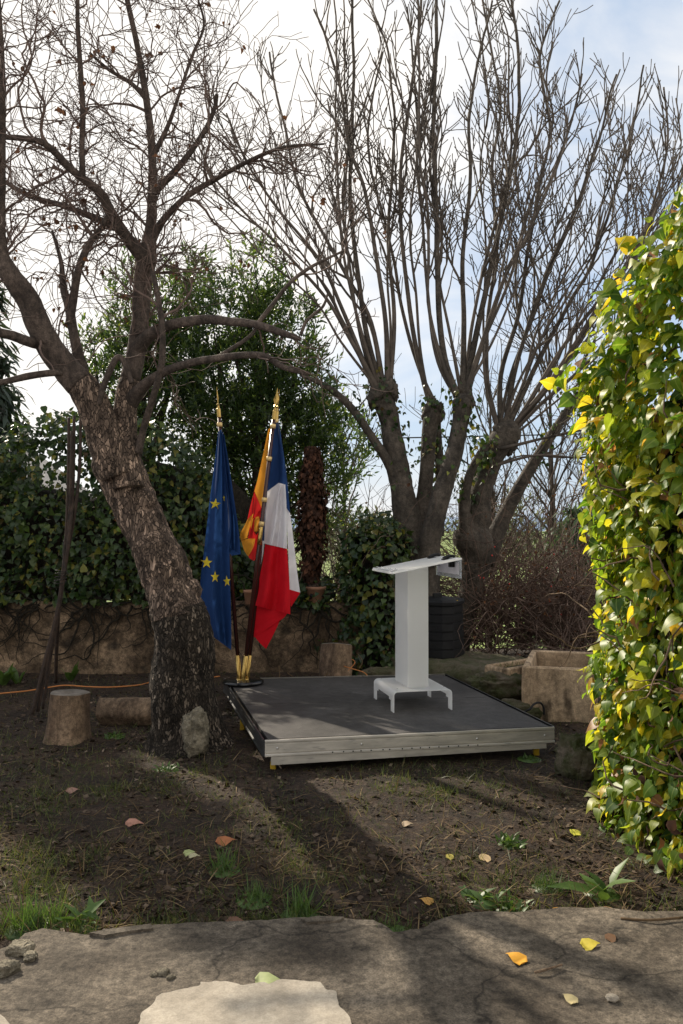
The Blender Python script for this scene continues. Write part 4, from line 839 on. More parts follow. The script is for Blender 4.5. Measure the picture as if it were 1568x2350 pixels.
for _ in range(115):
    x = rng.uniform(-4.6, -.2); p = A(x, WY - .05, .8 + rng.uniform(-.05, .1)); pts = []; d = A(rng.normal() * .9, 0, -.45)
    for k in range(rng.integers(8, 22)):
        d = unit(d + A(rng.normal() * .45, 0, rng.normal() * .35 - .02)); p = p + d * .055
        if p[2] < .05: break
        pts.append(A(p[0], WY - .035 + .05 * fbm(p[0], p[2], 1.6, 7, 4), p[2]))
    if len(pts) > 3: mb.tube(pts, np.linspace(rng.uniform(.006, .016), .003, len(pts)), 5, cap=False)
mb.build('creeper', m_core, hedge)
# ivy covered stump left of the lectern
ip = [(.12, 10.2), (.10, 9.72), (.36, 9.42), (.66, 9.5), (.80, 9.9)]
ivs = thing('ivy_clump', 'rounded clump of dark ivy with yellow leaves left of the lectern', 'ivy', (.45, 9.8, 0))
mb = MB(); core_mass(mb, ip, zi([0, .4, 1], [1.6, 1.75, 1.7]), lambda a: -.05, .35, .16, 9); mb.build('stems', m_core, ivs)
mb = MB(); ivy_mass(mb, ip, zi([0, .4, 1], [1.62, 1.85, 1.8]), lambda a: .0, 2300, IVYH, (.05, .095), .13, .12, 12); mb.build('foliage', m_ivy, ivs)

# ------------------------------------------------------------------ sunlit ivy wall on the right
rng = np.random.default_rng(11)
rp = [(2.32, 6.3), (1.84, 5.55), (1.55, 4.75), (1.61, 4.2), (1.86, 3.72), (2.6, 3.2)]
rtop = zi([0, .25, .36, .44, .52, .62, .74, 1], [2.3, 2.45, 2.6, 2.8, 3.05, 3.3, 3.5, 3.7])
IVYB = fan([(.02, 0), (.26, -.10), (.46, .06), (.44, .26), (.28, .58), (.13, .82), (.015, 1.0)], cup=.5, mid=.12)
iv = thing('ivy_wall', 'tall sunlit ivy mass with green and yellow leaves at the right edge', 'ivy', (1.9, 4.6, 0))
mb = MB(); core_mass(mb, rp, rtop, lambda a: -.05, 1.1, .24, 2); mb.build('stem_mass', m_core, iv)
mb = MB(); ivy_mass(mb, rp, rtop, lambda a: .0, 7500, IVY, (.05, .10), .13, .13, 5, hang=.75); ivy_mass(mb, rp, rtop, lambda a: .0, 4200, IVYB, (.045, .09), .13, .13, 5, hang=.8); ivy_mass(mb, rp, rtop, lambda a: rtop(a) - .55, 1300, IVY, (.055, .10), .2, .2, 8)
ivy_mass(mb, rp, rtop, lambda a: .0, 2600, IVYS, (.035, .065), .10, .13, 5)
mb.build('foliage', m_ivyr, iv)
mb = MB()
for _ in range(150):
    a = rng.uniform(.25, .95); k = smooth_path([(*p, 0) for p in rp], 40); q = k[int(a * (len(k) - 1))]; p = A(q[0] + rng.normal() * .06, q[1] + rng.normal() * .06, rng.uniform(.05, 2.6)); d = unit(rv(1)[0] + A(0, 0, .4)); pts = [p]
    for _k in range(rng.integers(5, 12)): d = unit(d + rv(1, .3)[0]); p = p + d * .05; pts.append(p)
    mb.tube(pts, np.linspace(.006, .002, len(pts)), 4, cap=False)
mb.build('stems', m_stump, iv)
mb = MB(); n = 70; a = rng.uniform(.3, .95, n); k = smooth_path([(*p, 0) for p in rp], 40); q = k[(a * (len(k) - 1)).astype(int)]
pos = np.stack([q[:, 0] - .06 + rng.normal(size=n) * .05, q[:, 1] - .06 + rng.normal(size=n) * .05, rng.uniform(.02, 1.0, n)], 1)
mb.leaves(*CURL, pos, rv(n) + A(0, 0, -.7), rv(n), rng.uniform(.04, .075, n)); mb.build('dead_leaves', m_dry, iv)

# ------------------------------------------------------------------ laurel and other evergreens behind
rng = np.random.default_rng(3)
def shoots(mb, centres, n, tmpl, size, per=13, L=(.14, .3), upw=.8, shell=.55):
    cs = np.array(centres); wv = cs[:, 3] * cs[:, 4] * cs[:, 5]; wv = wv / wv.sum(); pos, tip, nor = [], [], []
    for _ in range(n):
        c = cs[rng.choice(len(cs), p=wv)]; v = unit(rv(1)[0]) * rng.uniform(shell, 1.08) ** .6; p = c[:3] + v * c[3:6]
        d = unit(A(v[0] * .6, v[1] * .6, upw) + rv(1, .35)[0]); l = rng.uniform(*L)
        m = rng.integers(int(per * .6), int(per * 1.4)); t_ = np.linspace(0, 1, m); ph = rng.uniform(0, 6) + np.arange(m) * 2.4
        u = unit(np.cross(d, A(.3, .5, .1))); w_ = np.cross(d, u); side = np.cos(ph)[:, None] * u + np.sin(ph)[:, None] * w_
        pos.append(p + t_[:, None] * d * l); tip.append(side * (1 - .45 * t_)[:, None] + d * (.35 + .7 * t_)[:, None]); nor.append(np.tile(d, (m, 1)) + rv(m, .3))
    pos, tip, nor = map(np.concatenate, (pos, tip, nor)); mb.leaves(*tmpl, pos, tip, nor, rng.uniform(*size, len(pos)))
def E3(px, py, d, rx, ry, rd): p = P(px, py, d); return (*p, rx * d / F, rd, ry * d / F)
def evergreen(label, spec, n, base, trunks, m=m_laurel, tmpl=LAU, size=(.06, .105), **kw):
    T = thing('laurel_tree', label, 'tree', base)
    mb = MB()
    for tr in trunks: w, r = limb_pts(tr); rough_tube(mb, w, r, 10, .1, 5)
    mb.build('trunk', m_limb, T)
    bm_ = MB()
    for c in spec:
        for _ in range(5):
            p = A(*c[:3]) + unit(rv(1)[0]) * A(*c[3:6]) * .8; b0 = A(base[0], base[1], max(.8, c[2] - c[5] - .5)) + rv(1, .08)[0]
            pts = smooth_path([b0, .5 * (b0 + A(*c[:3])) + rv(1, .1)[0], p], 5); bm_.tube(pts, np.linspace(.022, .006, len(pts)), 5, cap=False)
    bm_.build('branches', m_limb, T)
    mb = MB(); shoots(mb, spec, n, tmpl, size, **kw); mb.build('crown', m, T); return T
evergreen('tall bushy evergreen laurel standing behind the flags', [E3(590, 640, 11.2, 55, 90, .5), E3(520, 760, 11.2, 110, 90, .7), E3(640, 780, 11.4, 95, 110, .7), E3(540, 880, 11.2, 130, 70, .8), E3(670, 900, 11.4, 100, 80, .7), E3(600, 990, 11.3, 150, 80, .8), E3(500, 990, 11.2, 80, 90, .7), E3(700, 980, 11.5, 80, 60, .6), E3(790, 1040, 11.8, 60, 80, .5), E3(440, 880, 11.3, 60, 90, .6), E3(610, 1110, 11.2, 120, 70, .6), E3(720, 1090, 11.5, 75, 70, .5), E3(560, 1190, 11.1, 100, 70, .5), E3(650, 1210, 11.2, 90, 60, .5), E3(480, 1110, 11.1, 60, 90, .5), E3(760, 1180, 11.6, 60, 60, .4)],
    2900, (-1.1, 11.3, -.2), [[(592, 1500, 11.3, 16), (590, 1200, 11.3, 14), (592, 950, 11.3, 10), (590, 700, 11.3, 5)], [(600, 1300, 11.3, 9), (650, 1000, 11.4, 7), (680, 850, 11.4, 4)], [(590, 1250, 11.3, 9), (520, 980, 11.2, 7), (500, 800, 11.2, 4)]])
evergreen('slimmer evergreen laurel with upright tips between the leaning tree limbs', [E3(300, 700, 11.6, 40, 80, .45), E3(330, 800, 11.6, 75, 70, .6), E3(395, 720, 11.5, 50, 70, .5), E3(215, 830, 11.6, 40, 75, .45), E3(260, 900, 11.5, 70, 60, .5), E3(360, 930, 11.4, 80, 70, .6), E3(420, 830, 11.4, 55, 80, .5), E3(440, 650, 11.5, 40, 55, .4)],
    900, (-2.7, 11.6, -.2), [[(330, 1500, 11.6, 14), (330, 1100, 11.6, 12), (325, 800, 11.6, 6)], [(335, 1100, 11.6, 8), (395, 850, 11.5, 6), (400, 700, 11.5, 3)], [(325, 1100, 11.6, 8), (240, 950, 11.6, 5), (215, 800, 11.6, 3)]])
# dark conifer at the left edge: drooping flat sprays
SPR = ([(-.05, 0, 0), (.05, 0, 0), (.12, .5, -.05), (-.12, .5, -.05), (.02, 1, -.25), (-.02, 1, -.25)], [[[0, 1, 2, 3], [3, 2, 4, 5]]])
def conifer(label, base, h, rad, n, m, size, h0=.1):
    T = thing('conifer', label, 'tree', base); b = A(*base)
    MB().tube([b, b + A(.02, 0, h * .5), b + A(0, 0, h)], [.16 * h / 6, .1 * h / 6, .01], 10).build('trunk', m_limb, T)
    mb = MB(); br = MB(); pos, tip, nor = [], [], []
    for k in range(n):
        t_ = rng.uniform(h0, 1) ** .8; z = h * t_; R_ = rad * (1 - t_) ** .75 * rng.uniform(.65, 1.1) + .1; an = rng.uniform(0, 6.283); d = A(math.cos(an), math.sin(an), 0)
        pts = [b + A(0, 0, z), b + A(0, 0, z + .05 * R_) + d * R_ * .5, b + A(0, 0, z - .18 * R_) + d * R_]; br.tube(pts, [.018, .011, .004], 4, cap=False)
        m_ = int(14 + 30 * R_ / rad); tt = rng.uniform(.2, 1, m_); p = np.array(pts[0]) * (1 - tt)[:, None] + np.array(pts[2]) * tt[:, None] + rv(m_, .08)
        pos.append(p); tip.append(np.tile(d * .5 + A(0, 0, -.55), (m_, 1)) + rv(m_, .45)); nor.append(rv(m_, .5) + A(0, 0, 1))
    br.build('branches', m_limb, T); pos, tip, nor = map(np.concatenate, (pos, tip, nor)); mb.leaves(*SPR, pos, tip, nor, rng.uniform(*size, len(pos))); mb.build('crown', m, T); return T
conifer('dark conifer with drooping sprays at the left edge', (-5.75, 13.2, -.6), 6.3, 1.5, 260, m_con, (.16, .34))
conifer('unseen second dark conifer added beyond the left edge to shade the soil', (-5.65, 10.9, -.2), 6.6, 1.35, 300, m_con, (.16, .34))  # added out of view so its shadow covers the left soil
conifer('soft green conifer beyond the bramble thicket on the right', (3.95, 14.2, -1.), 2.95, 1.3, 150, m_cedar, (.12, .26), .22)
# grey green bushes out in the field
def bush(label, px, py, d, rx, ry, n, group=None):
    c = P(px, py, d); T = thing('field_bush', label, 'bush', (c[0], c[1], gz(c[0], c[1])), group); mb = MB(); L_ = d / F
    w_ = [(c[0] + rng.normal() * rx * L_ * .45, c[1] + rng.normal() * .5, c[2] + rng.normal() * ry * L_ * .3, rx * L_ * .55, rx * L_ * .4, ry * L_ * .6) for _ in range(6)]
    shoots(mb, w_, n, LAU, (.10, .2), per=11, L=(.3, .6), shell=.3)
    mb.build('foliage', m_olive, T); tb = MB()
    for q in w_: tb.tube([A(c[0], c[1], gz(c[0], c[1]) - .05), A(q[0], q[1], q[2])], [.06, .012], 6, cap=False)
    tb.build('trunk', m_limb, T)
bush('grey green olive bush out in the field beside the terracotta pot', 800, 1265, 18, 120, 60, 240)
bush('pale grey green bush far out in the field beyond the fig trunks', 880, 1250, 24, 120, 45, 220)
bush('grey green bush in the field behind the bramble thicket', 1200, 1270, 19, 130, 70, 240)
bush('small olive bush in the field by the right ivy', 1330, 1330, 17, 60, 70, 120)
# fine bare trees beyond the figs
def bare(label, px, d, ptop, spread, seed, n=16, grp='fine twigged bare trees in the field'):
    global rng
    rng = np.random.default_rng(seed); x = (px - 784) / F * d; b = A(x, d, gz(x, d)); top = P(px, ptop, d)[2]; H = top - b[2]
    T = thing('bare_tree', label, 'tree', b, grp); mb = MB(); tr = smooth_path([b, b + A(.1, 0, H * .4), b + A(.05, 0, H * .95)], 8); mb.tube(tr, np.linspace(.08, .012, len(tr)), 8); mb.build('trunk', m_limb, T)
    tg = MB(); cf = dict(seg=.14, wob=.12, up=.05, tip=.005, dens=[1.8, 2.3], ang=(.4, .9), ratio=(.35, .6), t0=.15, cup=.2)
    for _ in range(n * 2):
        k = int(rng.uniform(.2, .95) * (len(tr) - 1)); an = rng.uniform(0, 6.28); twig_grow(tg, tr[k], unit(A(math.cos(an) * spread, math.sin(an) * spread, 1)), H * rng.uniform(.25, .5), .022, 2, cf)
    tg.build('twigs', m_figt, T)
bare('fine bare tree standing between the right fig and the sunlit ivy', 1255, 15.5, 760, .45, 4)
bare('fine bare tree partly hidden by the right ivy edge', 1375, 16.5, 850, .5, 6)
bare('low bare sapling behind the pollarded fig stems', 1120, 17, 880, .5, 8)
bare('fine bare tree behind the laurel and the flags', 780, 16.5, 960, .7, 9)

# ------------------------------------------------------------------ bramble thicket on the right
rng = np.random.default_rng(17)
m_br = M('bramble_stem', (.055, .035, .026), (.16, .105, .08), scale=4, rough=.8)
m_hip = M('rose_hip', (.5, .04, .03), rough=.35)
def bramble(label, x0, x1, y0, y1, h, n, z0=.1, leaf=0, hips=0):
    T = thing('bramble_thicket', label, 'bramble', (.5 * (x0 + x1), .5 * (y0 + y1), z0), 'dry brambles behind the stage'); mb = MB(); tips = []
    for _ in range(n):
        p = A(rng.uniform(x0, x1), rng.uniform(y0, y1), z0 + rng.uniform(0, .5) * h); an = rng.uniform(0, 6.28); d = unit(A(math.cos(an) * .6, math.sin(an) * .6, rng.uniform(.1, 1.2))); pts = [p]; L = int(rng.uniform(.5, 1.5) * h / .09) + 3
        for k in range(L):
            d = unit(d + rv(1, .17)[0] + A(0, 0, -.035)); p = p + d * .09
            if p[2] < z0: break
            pts.append(p)
        if len(pts) > 2: mb.tube(pts, np.linspace(rng.uniform(.004, .009), .002, len(pts)), 4, cap=False); tips += pts[1:]
    mb.build('stems', m_br, T)
    tips = np.array(tips); k = rng.choice(len(tips), min(len(tips), leaf)); q = tips[k] + rv(len(k), .02)
    for _ in range(hips):
        a = A(rng.uniform(x0, x0 + .7 * (x1 - x0)), y0 + rng.uniform(-.05, .3), z0 + rng.uniform(.35, .9) * h); MB().lathe(a, [(0, -.012), (.009, -.006), (.009, .006), (0, .012)], 8).build('rose_hip', m_hip, T)
    if leaf: mb = MB(); mb.leaves(*CURL, q, rv(len(k)) + A(0, 0, -.4), rv(len(k)), rng.uniform(.03, .06, len(k))); mb.build('dead_leaves', m_dry, T)
bramble('dense dry bramble thicket right of the fig trunk', 1.65, 3.2, 10.3, 12.0, 1.65, 900, .0, 1100, 18)
bramble('tangle of thin dry stems between the laurel and the fig', -.5, 1.1, 10.6, 12.2, 1.7, 420, .1, 300)
bramble('thinner dry brambles beside the sunlit ivy', 2.4, 3.5, 9.2, 10.6, .8, 170, .0, 100)

# ------------------------------------------------------------------ rods, stumps, log, rocks
rng = np.random.default_rng(29)
T = thing('rod_bundle', 'bundle of dark rods leaning together and tied with wire at left', 'rods', G(85, 1640, 0))
for pts in ([(74, 1640, 7.5, 4.6), (100, 1530, 7.6, 4.6), (132, 1400, 7.8, 4.4), (150, 1260, 8, 4.2), (157, 1100, 8.2, 4), (158, 960, 8.4, 3.8)], [(86, 1634, 7.55, 4), (112, 1500, 7.65, 4), (138, 1380, 7.85, 4), (160, 1220, 8, 4), (168, 1100, 8.2, 4), (170, 955, 8.4, 3.6)],
            [(128, 1566, 8.9, 4), (131, 1470, 8.6, 4), (140, 1350, 8.2, 4), (168, 1200, 8.1, 4), (182, 1080, 8.2, 3.8), (185, 960, 8.3, 3.6)], [(98, 1628, 7.6, 3.4), (118, 1500, 7.7, 3.4), (142, 1360, 7.9, 3.4), (158, 1200, 8.05, 3.4), (163, 1080, 8.15, 3.2), (164, 990, 8.3, 3)]):
    w, r = limb_pts(pts); rough_tube(m_ := MB(), w, r, 8, .12, 14); m_.build('rod', m_rust, T)
for k in range(5):
    mb = MB(); a = np.linspace(0, 6.8, 26); c = P(138 + k * .8, 1335 - k * 6, 7.92); mb.tube([c + A(.052 * math.cos(q), .075 * math.sin(q), .012 * math.sin(q + k)) for q in a], .0035, 5); mb.build('wire_tie', m_wire, T)
mb = MB(); w, r = limb_pts([(146, 1240, 7.95, .8), (144, 1280, 7.9, .8), (152, 1310, 7.85, .8), (166, 1330, 7.85, .7)]); mb.tube(w, r, 5); mb.build('wire_tie', m_wire, T)
def log_mesh(T, a, b, r0, r1, sides=40, seed=0., capz=True, barkm=m_stump, hollow=False, flare=0.):
    n = 12; pts = np.array([a + (b - a) * t for t in np.linspace(0, 1, n)]); rad = np.linspace(r0, r1, n) + flare * np.exp(-np.linspace(0, 1, n) * 5)
    mb = MB(); mb.tube(pts, rad, sides, cap=False); v = mb.v[-1]; c = np.repeat(pts, sides, 0); an = np.tile(np.arange(sides) / sides * 6.283, n)
    f = 1 + .07 * np.sin(an * 2 + seed) + .045 * np.sin(an * 5 + seed * 2) + .03 * np.array([noise.noise(Vector((q * 6, seed, 0))) for q in an]); v[:] = c + (v - c) * f[:, None]
    for k in range(len(v)): v[k] += (v[k] - c[k]) * .05 * nz3(v[k], 14, seed)
    mb.build('bark', barkm, T)
    rim = v[-sides:]; mb = MB(); ax = unit(b - a); cen = rim.mean(0); V = [cen + (q - cen) * f_ + ax * z_ for f_, z_ in ((1.0, -.001), (.95, .006), (.6, .004), (.3, .002 if not hollow else -.0), (.16, .0 if not hollow else -.05)) for q in rim]
    mb.add(V, [[k * sides + j_, k * sides + (j_ + 1) % sides, (k + 1) * sides + (j_ + 1) % sides, (k + 1) * sides + j_] for k in range(4) for j_ in range(sides)]); mb.f.append((np.array([[4 * sides + j_ for j_ in range(sides)]]), 1 if hollow else 0))
    mb.build('cut_face', [m_cut, m_hole], T)
    if not capz:
        rim = v[:sides]; MB().poly(rim[::-1]).build('cut_face', m_cut, T)
b = G(143, 1704, 0); T = thing('stump', 'upright sawn stump on the soil below the tied rods', 'stump', b); log_mesh(T, b - A(.0, -.12, .03), P(160, 1590, b[1] + .14), .178, .158, seed=1., hollow=True, flare=.03)
b = G(772, 1602, 0); b = A(*P(770, 1550, 8.95)[:2], 0); T = thing('stump', 'upright sawn stump with dark hollow top behind the stage', 'stump', b); log_mesh(T, b, P(773, 1481, 9.05), .178, .172, seed=2.4, hollow=True)
b = G(295, 1668, 0); T = thing('log', 'short cut log lying on the soil beside the leaning trunk', 'log', b); log_mesh(T, P(236, 1634, 7.25), P(384, 1632, 7.1), .118, .112, seed=3.7, capz=False)
def rock(nm, label, c, sx, sy, sz, mat, seed, rot=0., am=.28, cat='rock', grp=None, rough=1.):
    b = A(*c); T = tag(bpy.data.objects.new('x', None), label, cat); bpy.data.objects.remove(T)
    mb = MB(); nu, nv = 64, 44; V = []
    for i_ in range(nv + 1):
        th = math.pi * i_ / nv
        for j_ in range(nu):
            ph = 6.2832 * j_ / nu; d = A(math.sin(th) * math.cos(ph), math.sin(th) * math.sin(ph), math.cos(th)); p = Vector(d) * 1.3 + Vector((seed, seed * .3, 0))
            r = 1 + am * (noise.noise(p) + .5 * noise.noise(p * 2.3) + .35 * rough * noise.noise(p * 5)) + .09 * rough * noise.noise(p * 11) + .05 * rough * noise.noise(p * 24)
            q = np.sign(d) * np.abs(d) ** .8 * r; x, y = q[0] * sx, q[1] * sy; V.append((x * math.cos(rot) - y * math.sin(rot), x * math.sin(rot) + y * math.cos(rot), q[2] * sz))
    mb.add(np.array(V) + b, [[i_ * nu + j_, (i_ + 1) * nu + j_, (i_ + 1) * nu + (j_ + 1) % nu, i_ * nu + (j_ + 1) % nu] for i_ in range(nv) for j_ in range(nu)])
    return tag(mb.build(nm, mat), label, cat, grp)
b = G(450, 1728, 0); rock('rock', 'pitted upright limestone rock leaning at the foot of the leaning tree', b + A(0, .0, .13), .10, .085, .17, m_rock, 3.1, .3, .24)
rock('rock', 'brown flat rock on the ground behind the stage between stump and lectern', A(.42, 9.0, .06), .26, .14, .13, m_moss, 7.7, .1)
rock('rock', 'rough tan stone heap below the low stone planter beside the stage', A(1.48, 8.15, .12), .30, .2, .17, m_moss, 5.2, .5)
rock('rock', 'mossy yellow stone in the gap between stage corner and trough', A(1.52, 7.35, .05), .22, .18, .10, m_moss, 9.1, .2)
rock('rock', 'mossy stone beside the stage corner under the ivy edge', A(1.58, 5.75, .08), .13, .16, .17, m_moss, 12.3, .2)
# mossy ledge carrying the compost bin
mb = MB(); V = []; pa, pb = A(.55, 9.35, 0), A(1.62, 8.35, 0); nu, dp = 40, A(.9, .95, 0)
for i_ in range(nu + 1):
    t_ = i_ / nu; p = pa + (pb - pa) * t_; nn = unit(A(pb[1] - pa[1], -(pb[0] - pa[0]), 0))
    for j_, (o_, z) in enumerate([(0, -.1), (.02, .0), (.0, .06), (.025, .11), (.0, .17), (-.02, .215), (-.08, .235), (-.2, .23), (-.45, .225), (-.8, .22), (-1.2, .2), (-1.2, -.1)]):
        k = .035 * fbm(t_ * 6, j_ * .35, 1.2, 4, 4) + .02 * noise.noise(Vector((t_ * 30, j_ * .8, 2))); V.append(p + nn * (o_ + k * 1.4) + A(0, 0, z + k * .7 * (j_ > 1)))
mb.add(V, [[i_ * 12 + j_, (i_ + 1) * 12 + j_, (i_ + 1) * 12 + j_ + 1, i_ * 12 + j_ + 1] for i_ in range(nu) for j_ in range(11)])
tag(mb.build('stone_ledge', m_moss), 'low mossy stone ledge running from the black bin to the troughs', 'ledge')
# black compost bin
BC = A(1.08, 9.62, .215); T = thing('compost_bin', 'black plastic compost bin with yellow lid label under the fig trees', 'bin', BC)
def ngon_loft(c, secs, sides=4, rot=.3, bev=.22):
    V = []
    for r, z in secs:
        for k in range(sides):
            a = rot + k * 6.2832 / sides
            for f in (-1, 1):
                a2 = a + f * bev; V.append(c + A(r * math.cos(a2), r * math.sin(a2), z))
    m = sides * 2; return V, [[i_ * m + j_, i_ * m + (j_ + 1) % m, (i_ + 1) * m + (j_ + 1) % m, (i_ + 1) * m + j_] for i_ in range(len(secs) - 1) for j_ in range(m)], m
secs = [(.31, 0)]
for k in range(6): z = .02 + k * .095; secs += [(.315 - .004 * k, z), (.315 - .004 * k, z + .078), (.30 - .004 * k, z + .082), (.30 - .004 * k, z + .09)]
V, Q, m = ngon_loft(BC, secs); MB().add(V, Q).build('bin_body', m_black, T, smooth=False)
V, Q, m = ngon_loft(BC, [(.285, .585), (.315, .59), (.318, .62), (.30, .645), (.12, .665), (.001, .668)]); MB().add(V, Q).build('lid', m_black, T, smooth=False)
MB().box(BC + A(-.05, -.10, .65), A(.10, .02, 0), A(-.01, .03, 0), A(0, 0, .06), bev=.006).build('lid_handle', m_black, T, smooth=False)
# label sits on the sloping rim of the lid; two dark strokes as on the real one
for k in range(2):
    o_ = BC + A(.075 + .075 * k, -.235 + .035 * k, .634); MB().box(o_, A(.062, .026, 0), A(-.02, .055, .012), A(0, 0, .004)).build('lid_label', m_yel, T, smooth=False)
# stone troughs
def trough(label, c, L, W, H, yaw, wall=.05, soil=True, mat=m_trough):
    T = thing('stone_trough', label, 'trough', c); u, v = A(math.cos(yaw), math.sin(yaw), 0), A(-math.sin(yaw), math.cos(yaw), 0); c = A(*c)
    def loop(ins, z, tap=0): 
        o = []
        for a, b in ((0, 0), (1, 0), (1, 1), (0, 1)):
            A0, B0 = (ins if a == 0 else L - ins), (ins if b == 0 else W - ins); cc = .025
            for da, db in (((0, 1), (1, 0)) if (a, b) in ((0, 0), (1, 1)) else ((1, 0), (0, 1))):
                o.append(c + u * (A0 + (cc * da if a == 0 else -cc * da)) + v * (B0 + (cc * db if b == 0 else -cc * db)) + A(0, 0, z))
        return o
    ls = [loop(.02, 0), loop(0, .02), loop(-.005, H * .6), loop(.0, H - .015), loop(.012, H), loop(wall - .012, H), loop(wall, H - .012), loop(wall + .01, H * .35)]
    V = np.concatenate(ls); V = V + np.array([[.006 * nz3(p, 5, 1), .006 * nz3(p, 5, 6), .006 * nz3(p, 6, 9)] for p in V])
    MB().add(V, [[i_ * 8 + j_, i_ * 8 + (j_ + 1) % 8, (i_ + 1) * 8 + (j_ + 1) % 8, (i_ + 1) * 8 + j_] for i_ in range(7) for j_ in range(8)]).build('basin', mat, T, smooth=False)
    MB().poly(loop(wall - .004, H * (.8 if soil else .5))).build('soil', m_soil, T)
    if soil:
        mb = MB(); n = 160; pos = np.array([c + u * rng.uniform(wall + .02, L - wall) + v * rng.uniform(wall + .02, W - wall) + A(0, 0, H * .8) for _ in range(n)])
        mb.leaves(*BLADE, pos, rv(n, .5) + A(0, 0, 1), rv(n), rng.uniform(.03, .11, n)); mb.build('weeds', m_grass, T)
    return T
tc0 = P(1198, 1590, 7.3); trough('deep tan stone trough beside the ivy right of the stage', (tc0[0], 7.3, -.02), .62, 1.05, .49, R(-17), .055, False)
tc1 = P(1122, 1590, 8.0); trough('low stone planter with weeds between ledge and deep trough', (tc1[0] + .0, 8.32, .08), .30, .95, .24, R(-128) + math.pi / 2 + R(-12), .04)
# terracotta pot with the dead column of leaves
pc = P(725, 1386, 9.78); pc[2] = .80
T = thing('plant_pot', 'terracotta pot standing on the wall end right of the flags', 'pot', pc)
MB().lathe(pc, [(0, .0), (.085, 0), (.108, .15), (.118, .152), (.120, .185), (.108, .186), (.10, .15), (0, .145)], 36).build('pot', m_terra, T)
MB().lathe(pc + A(-.045, -.098, .085), [(.022, 0), (.018, .008), (0, .009)][::-1], 14, (0, -1, 0)).build('drain_hole', m_hole, T)
T = thing('dead_column', 'narrow column of dead brown leaves rising from the terracotta pot', 'dead plant', pc + A(-.02, 0, .146))
MB().tube(smooth_path([pc + A(-.03, 0, .15), pc + A(-.06, .02, .7), pc + A(-.03, .0, 1.3), pc + A(-.02, 0, 1.72)], 6), np.linspace(.07, .05, 19), 12).build('stem', m_limb, T)
mb = MB(); n = 3400; h = rng.uniform(0, 1, n) ** .8; z = .25 + h * 1.55; an = rng.uniform(0, 6.28, n); rad = (.05 + .085 * np.sin(.25 + h * 2.7)) * (1 + .55 * np.array([noise.noise(Vector((math.cos(a_) * 1.1, math.sin(a_) * 1.1, h_ * 7))) for a_, h_ in zip(an, h)])) * rng.uniform(.5, 1.2, n)
pos = np.stack([pc[0] - .04 + rad * np.cos(an), pc[1] + rad * np.sin(an), pc[2] + z], 1); mb.leaves(*CURL, pos, np.stack([np.cos(an) * .5, np.sin(an) * .5, -np.ones(n)], 1) + rv(n, .3), np.stack([np.cos(an), np.sin(an), np.zeros(n)], 1) + rv(n, .3), rng.uniform(.035, .08, n)); mb.build('dead_leaves', m_col, T)
# a second small pot half hidden behind the flags
p2 = P(575, 1392, 9.7); p2[2] = .79; T = thing('plant_pot', 'small terracotta pot half hidden behind the crossing flagpoles', 'pot', p2)
MB().lathe(p2, [(0, 0), (.06, 0), (.075, .13), (.083, .132), (.084, .16), (.075, .16), (0, .13)], 28).build('pot', m_terra, T)
# cords and dry vines
def cable(nm, label, cat, pts, r, m): 
    w = smooth_path([G(x, y, z) if d is None else P(x, y, d) for x, y, z, d in pts], 8); return tag(MB().tube(w, r, 8).build(nm, m), label, cat)
cable('extension_cord', 'thin orange cord lying along the soil in front of the garden wall', 'cord', [(-60, 1602, .02, None), (0, 1592, .03, None), (60, 1586, .03, None), (110, 1578, .04, None), (150, 1573, .05, None), (200, 1576, .03, None), (255, 1577, .03, None), (320, 1572, .02, None), (365, 1562, .02, None), (470, 1556, .02, None), (505, 1552, .03, None)], .007, m_cord)
cable('power_cable', 'thick black cable looping over the ground by the deep trough', 'cable', [(1196, 1650, None, 6.95), (1205, 1634, None, 7.0), (1216, 1628, None, 7.0), (1226, 1616, None, 7.05), (1240, 1613, None, 7.1), (1248, 1624, None, 7.1), (1249, 1640, None, 7.1)], .009, m_black)
T = thing('dry_vine', 'curly dry orange brown vine stems beside the stump behind the stage', 'vine', P(800, 1540, 8.9))
for pts in ([(780, 1556, 8.8), (800, 1538, 8.9), (815, 1520, 8.95), (800, 1512, 9), (786, 1526, 8.9), (806, 1534, 8.8), (838, 1545, 8.75), (850, 1565, 8.7)], [(640, 1565, 8.7), (642, 1548, 8.75), (640, 1528, 8.8)], [(660, 1544, 8.8), (676, 1556, 8.75), (690, 1562, 8.7)], [(715, 1562, 8.7), (740, 1556, 8.75), (752, 1544, 8.8)], [(820, 1500, 9.1), (832, 1518, 9), (824, 1534, 8.9)]):
    MB().tube(smooth_path([P(*q) for q in pts], 6), .005, 6).build('stem', m_cord if pts[0][0] in (780,) else m_straw, T)
tag(MB().tube(smooth_path([P(620, 1012, 14), P(760, 1004, 14), P(860, 1006, 14), P(1600, 990, 16)], 8), .012, 6).build('overhead_wire', m_wire), 'thin dark wire strung behind the laurel at hedge height', 'wire')
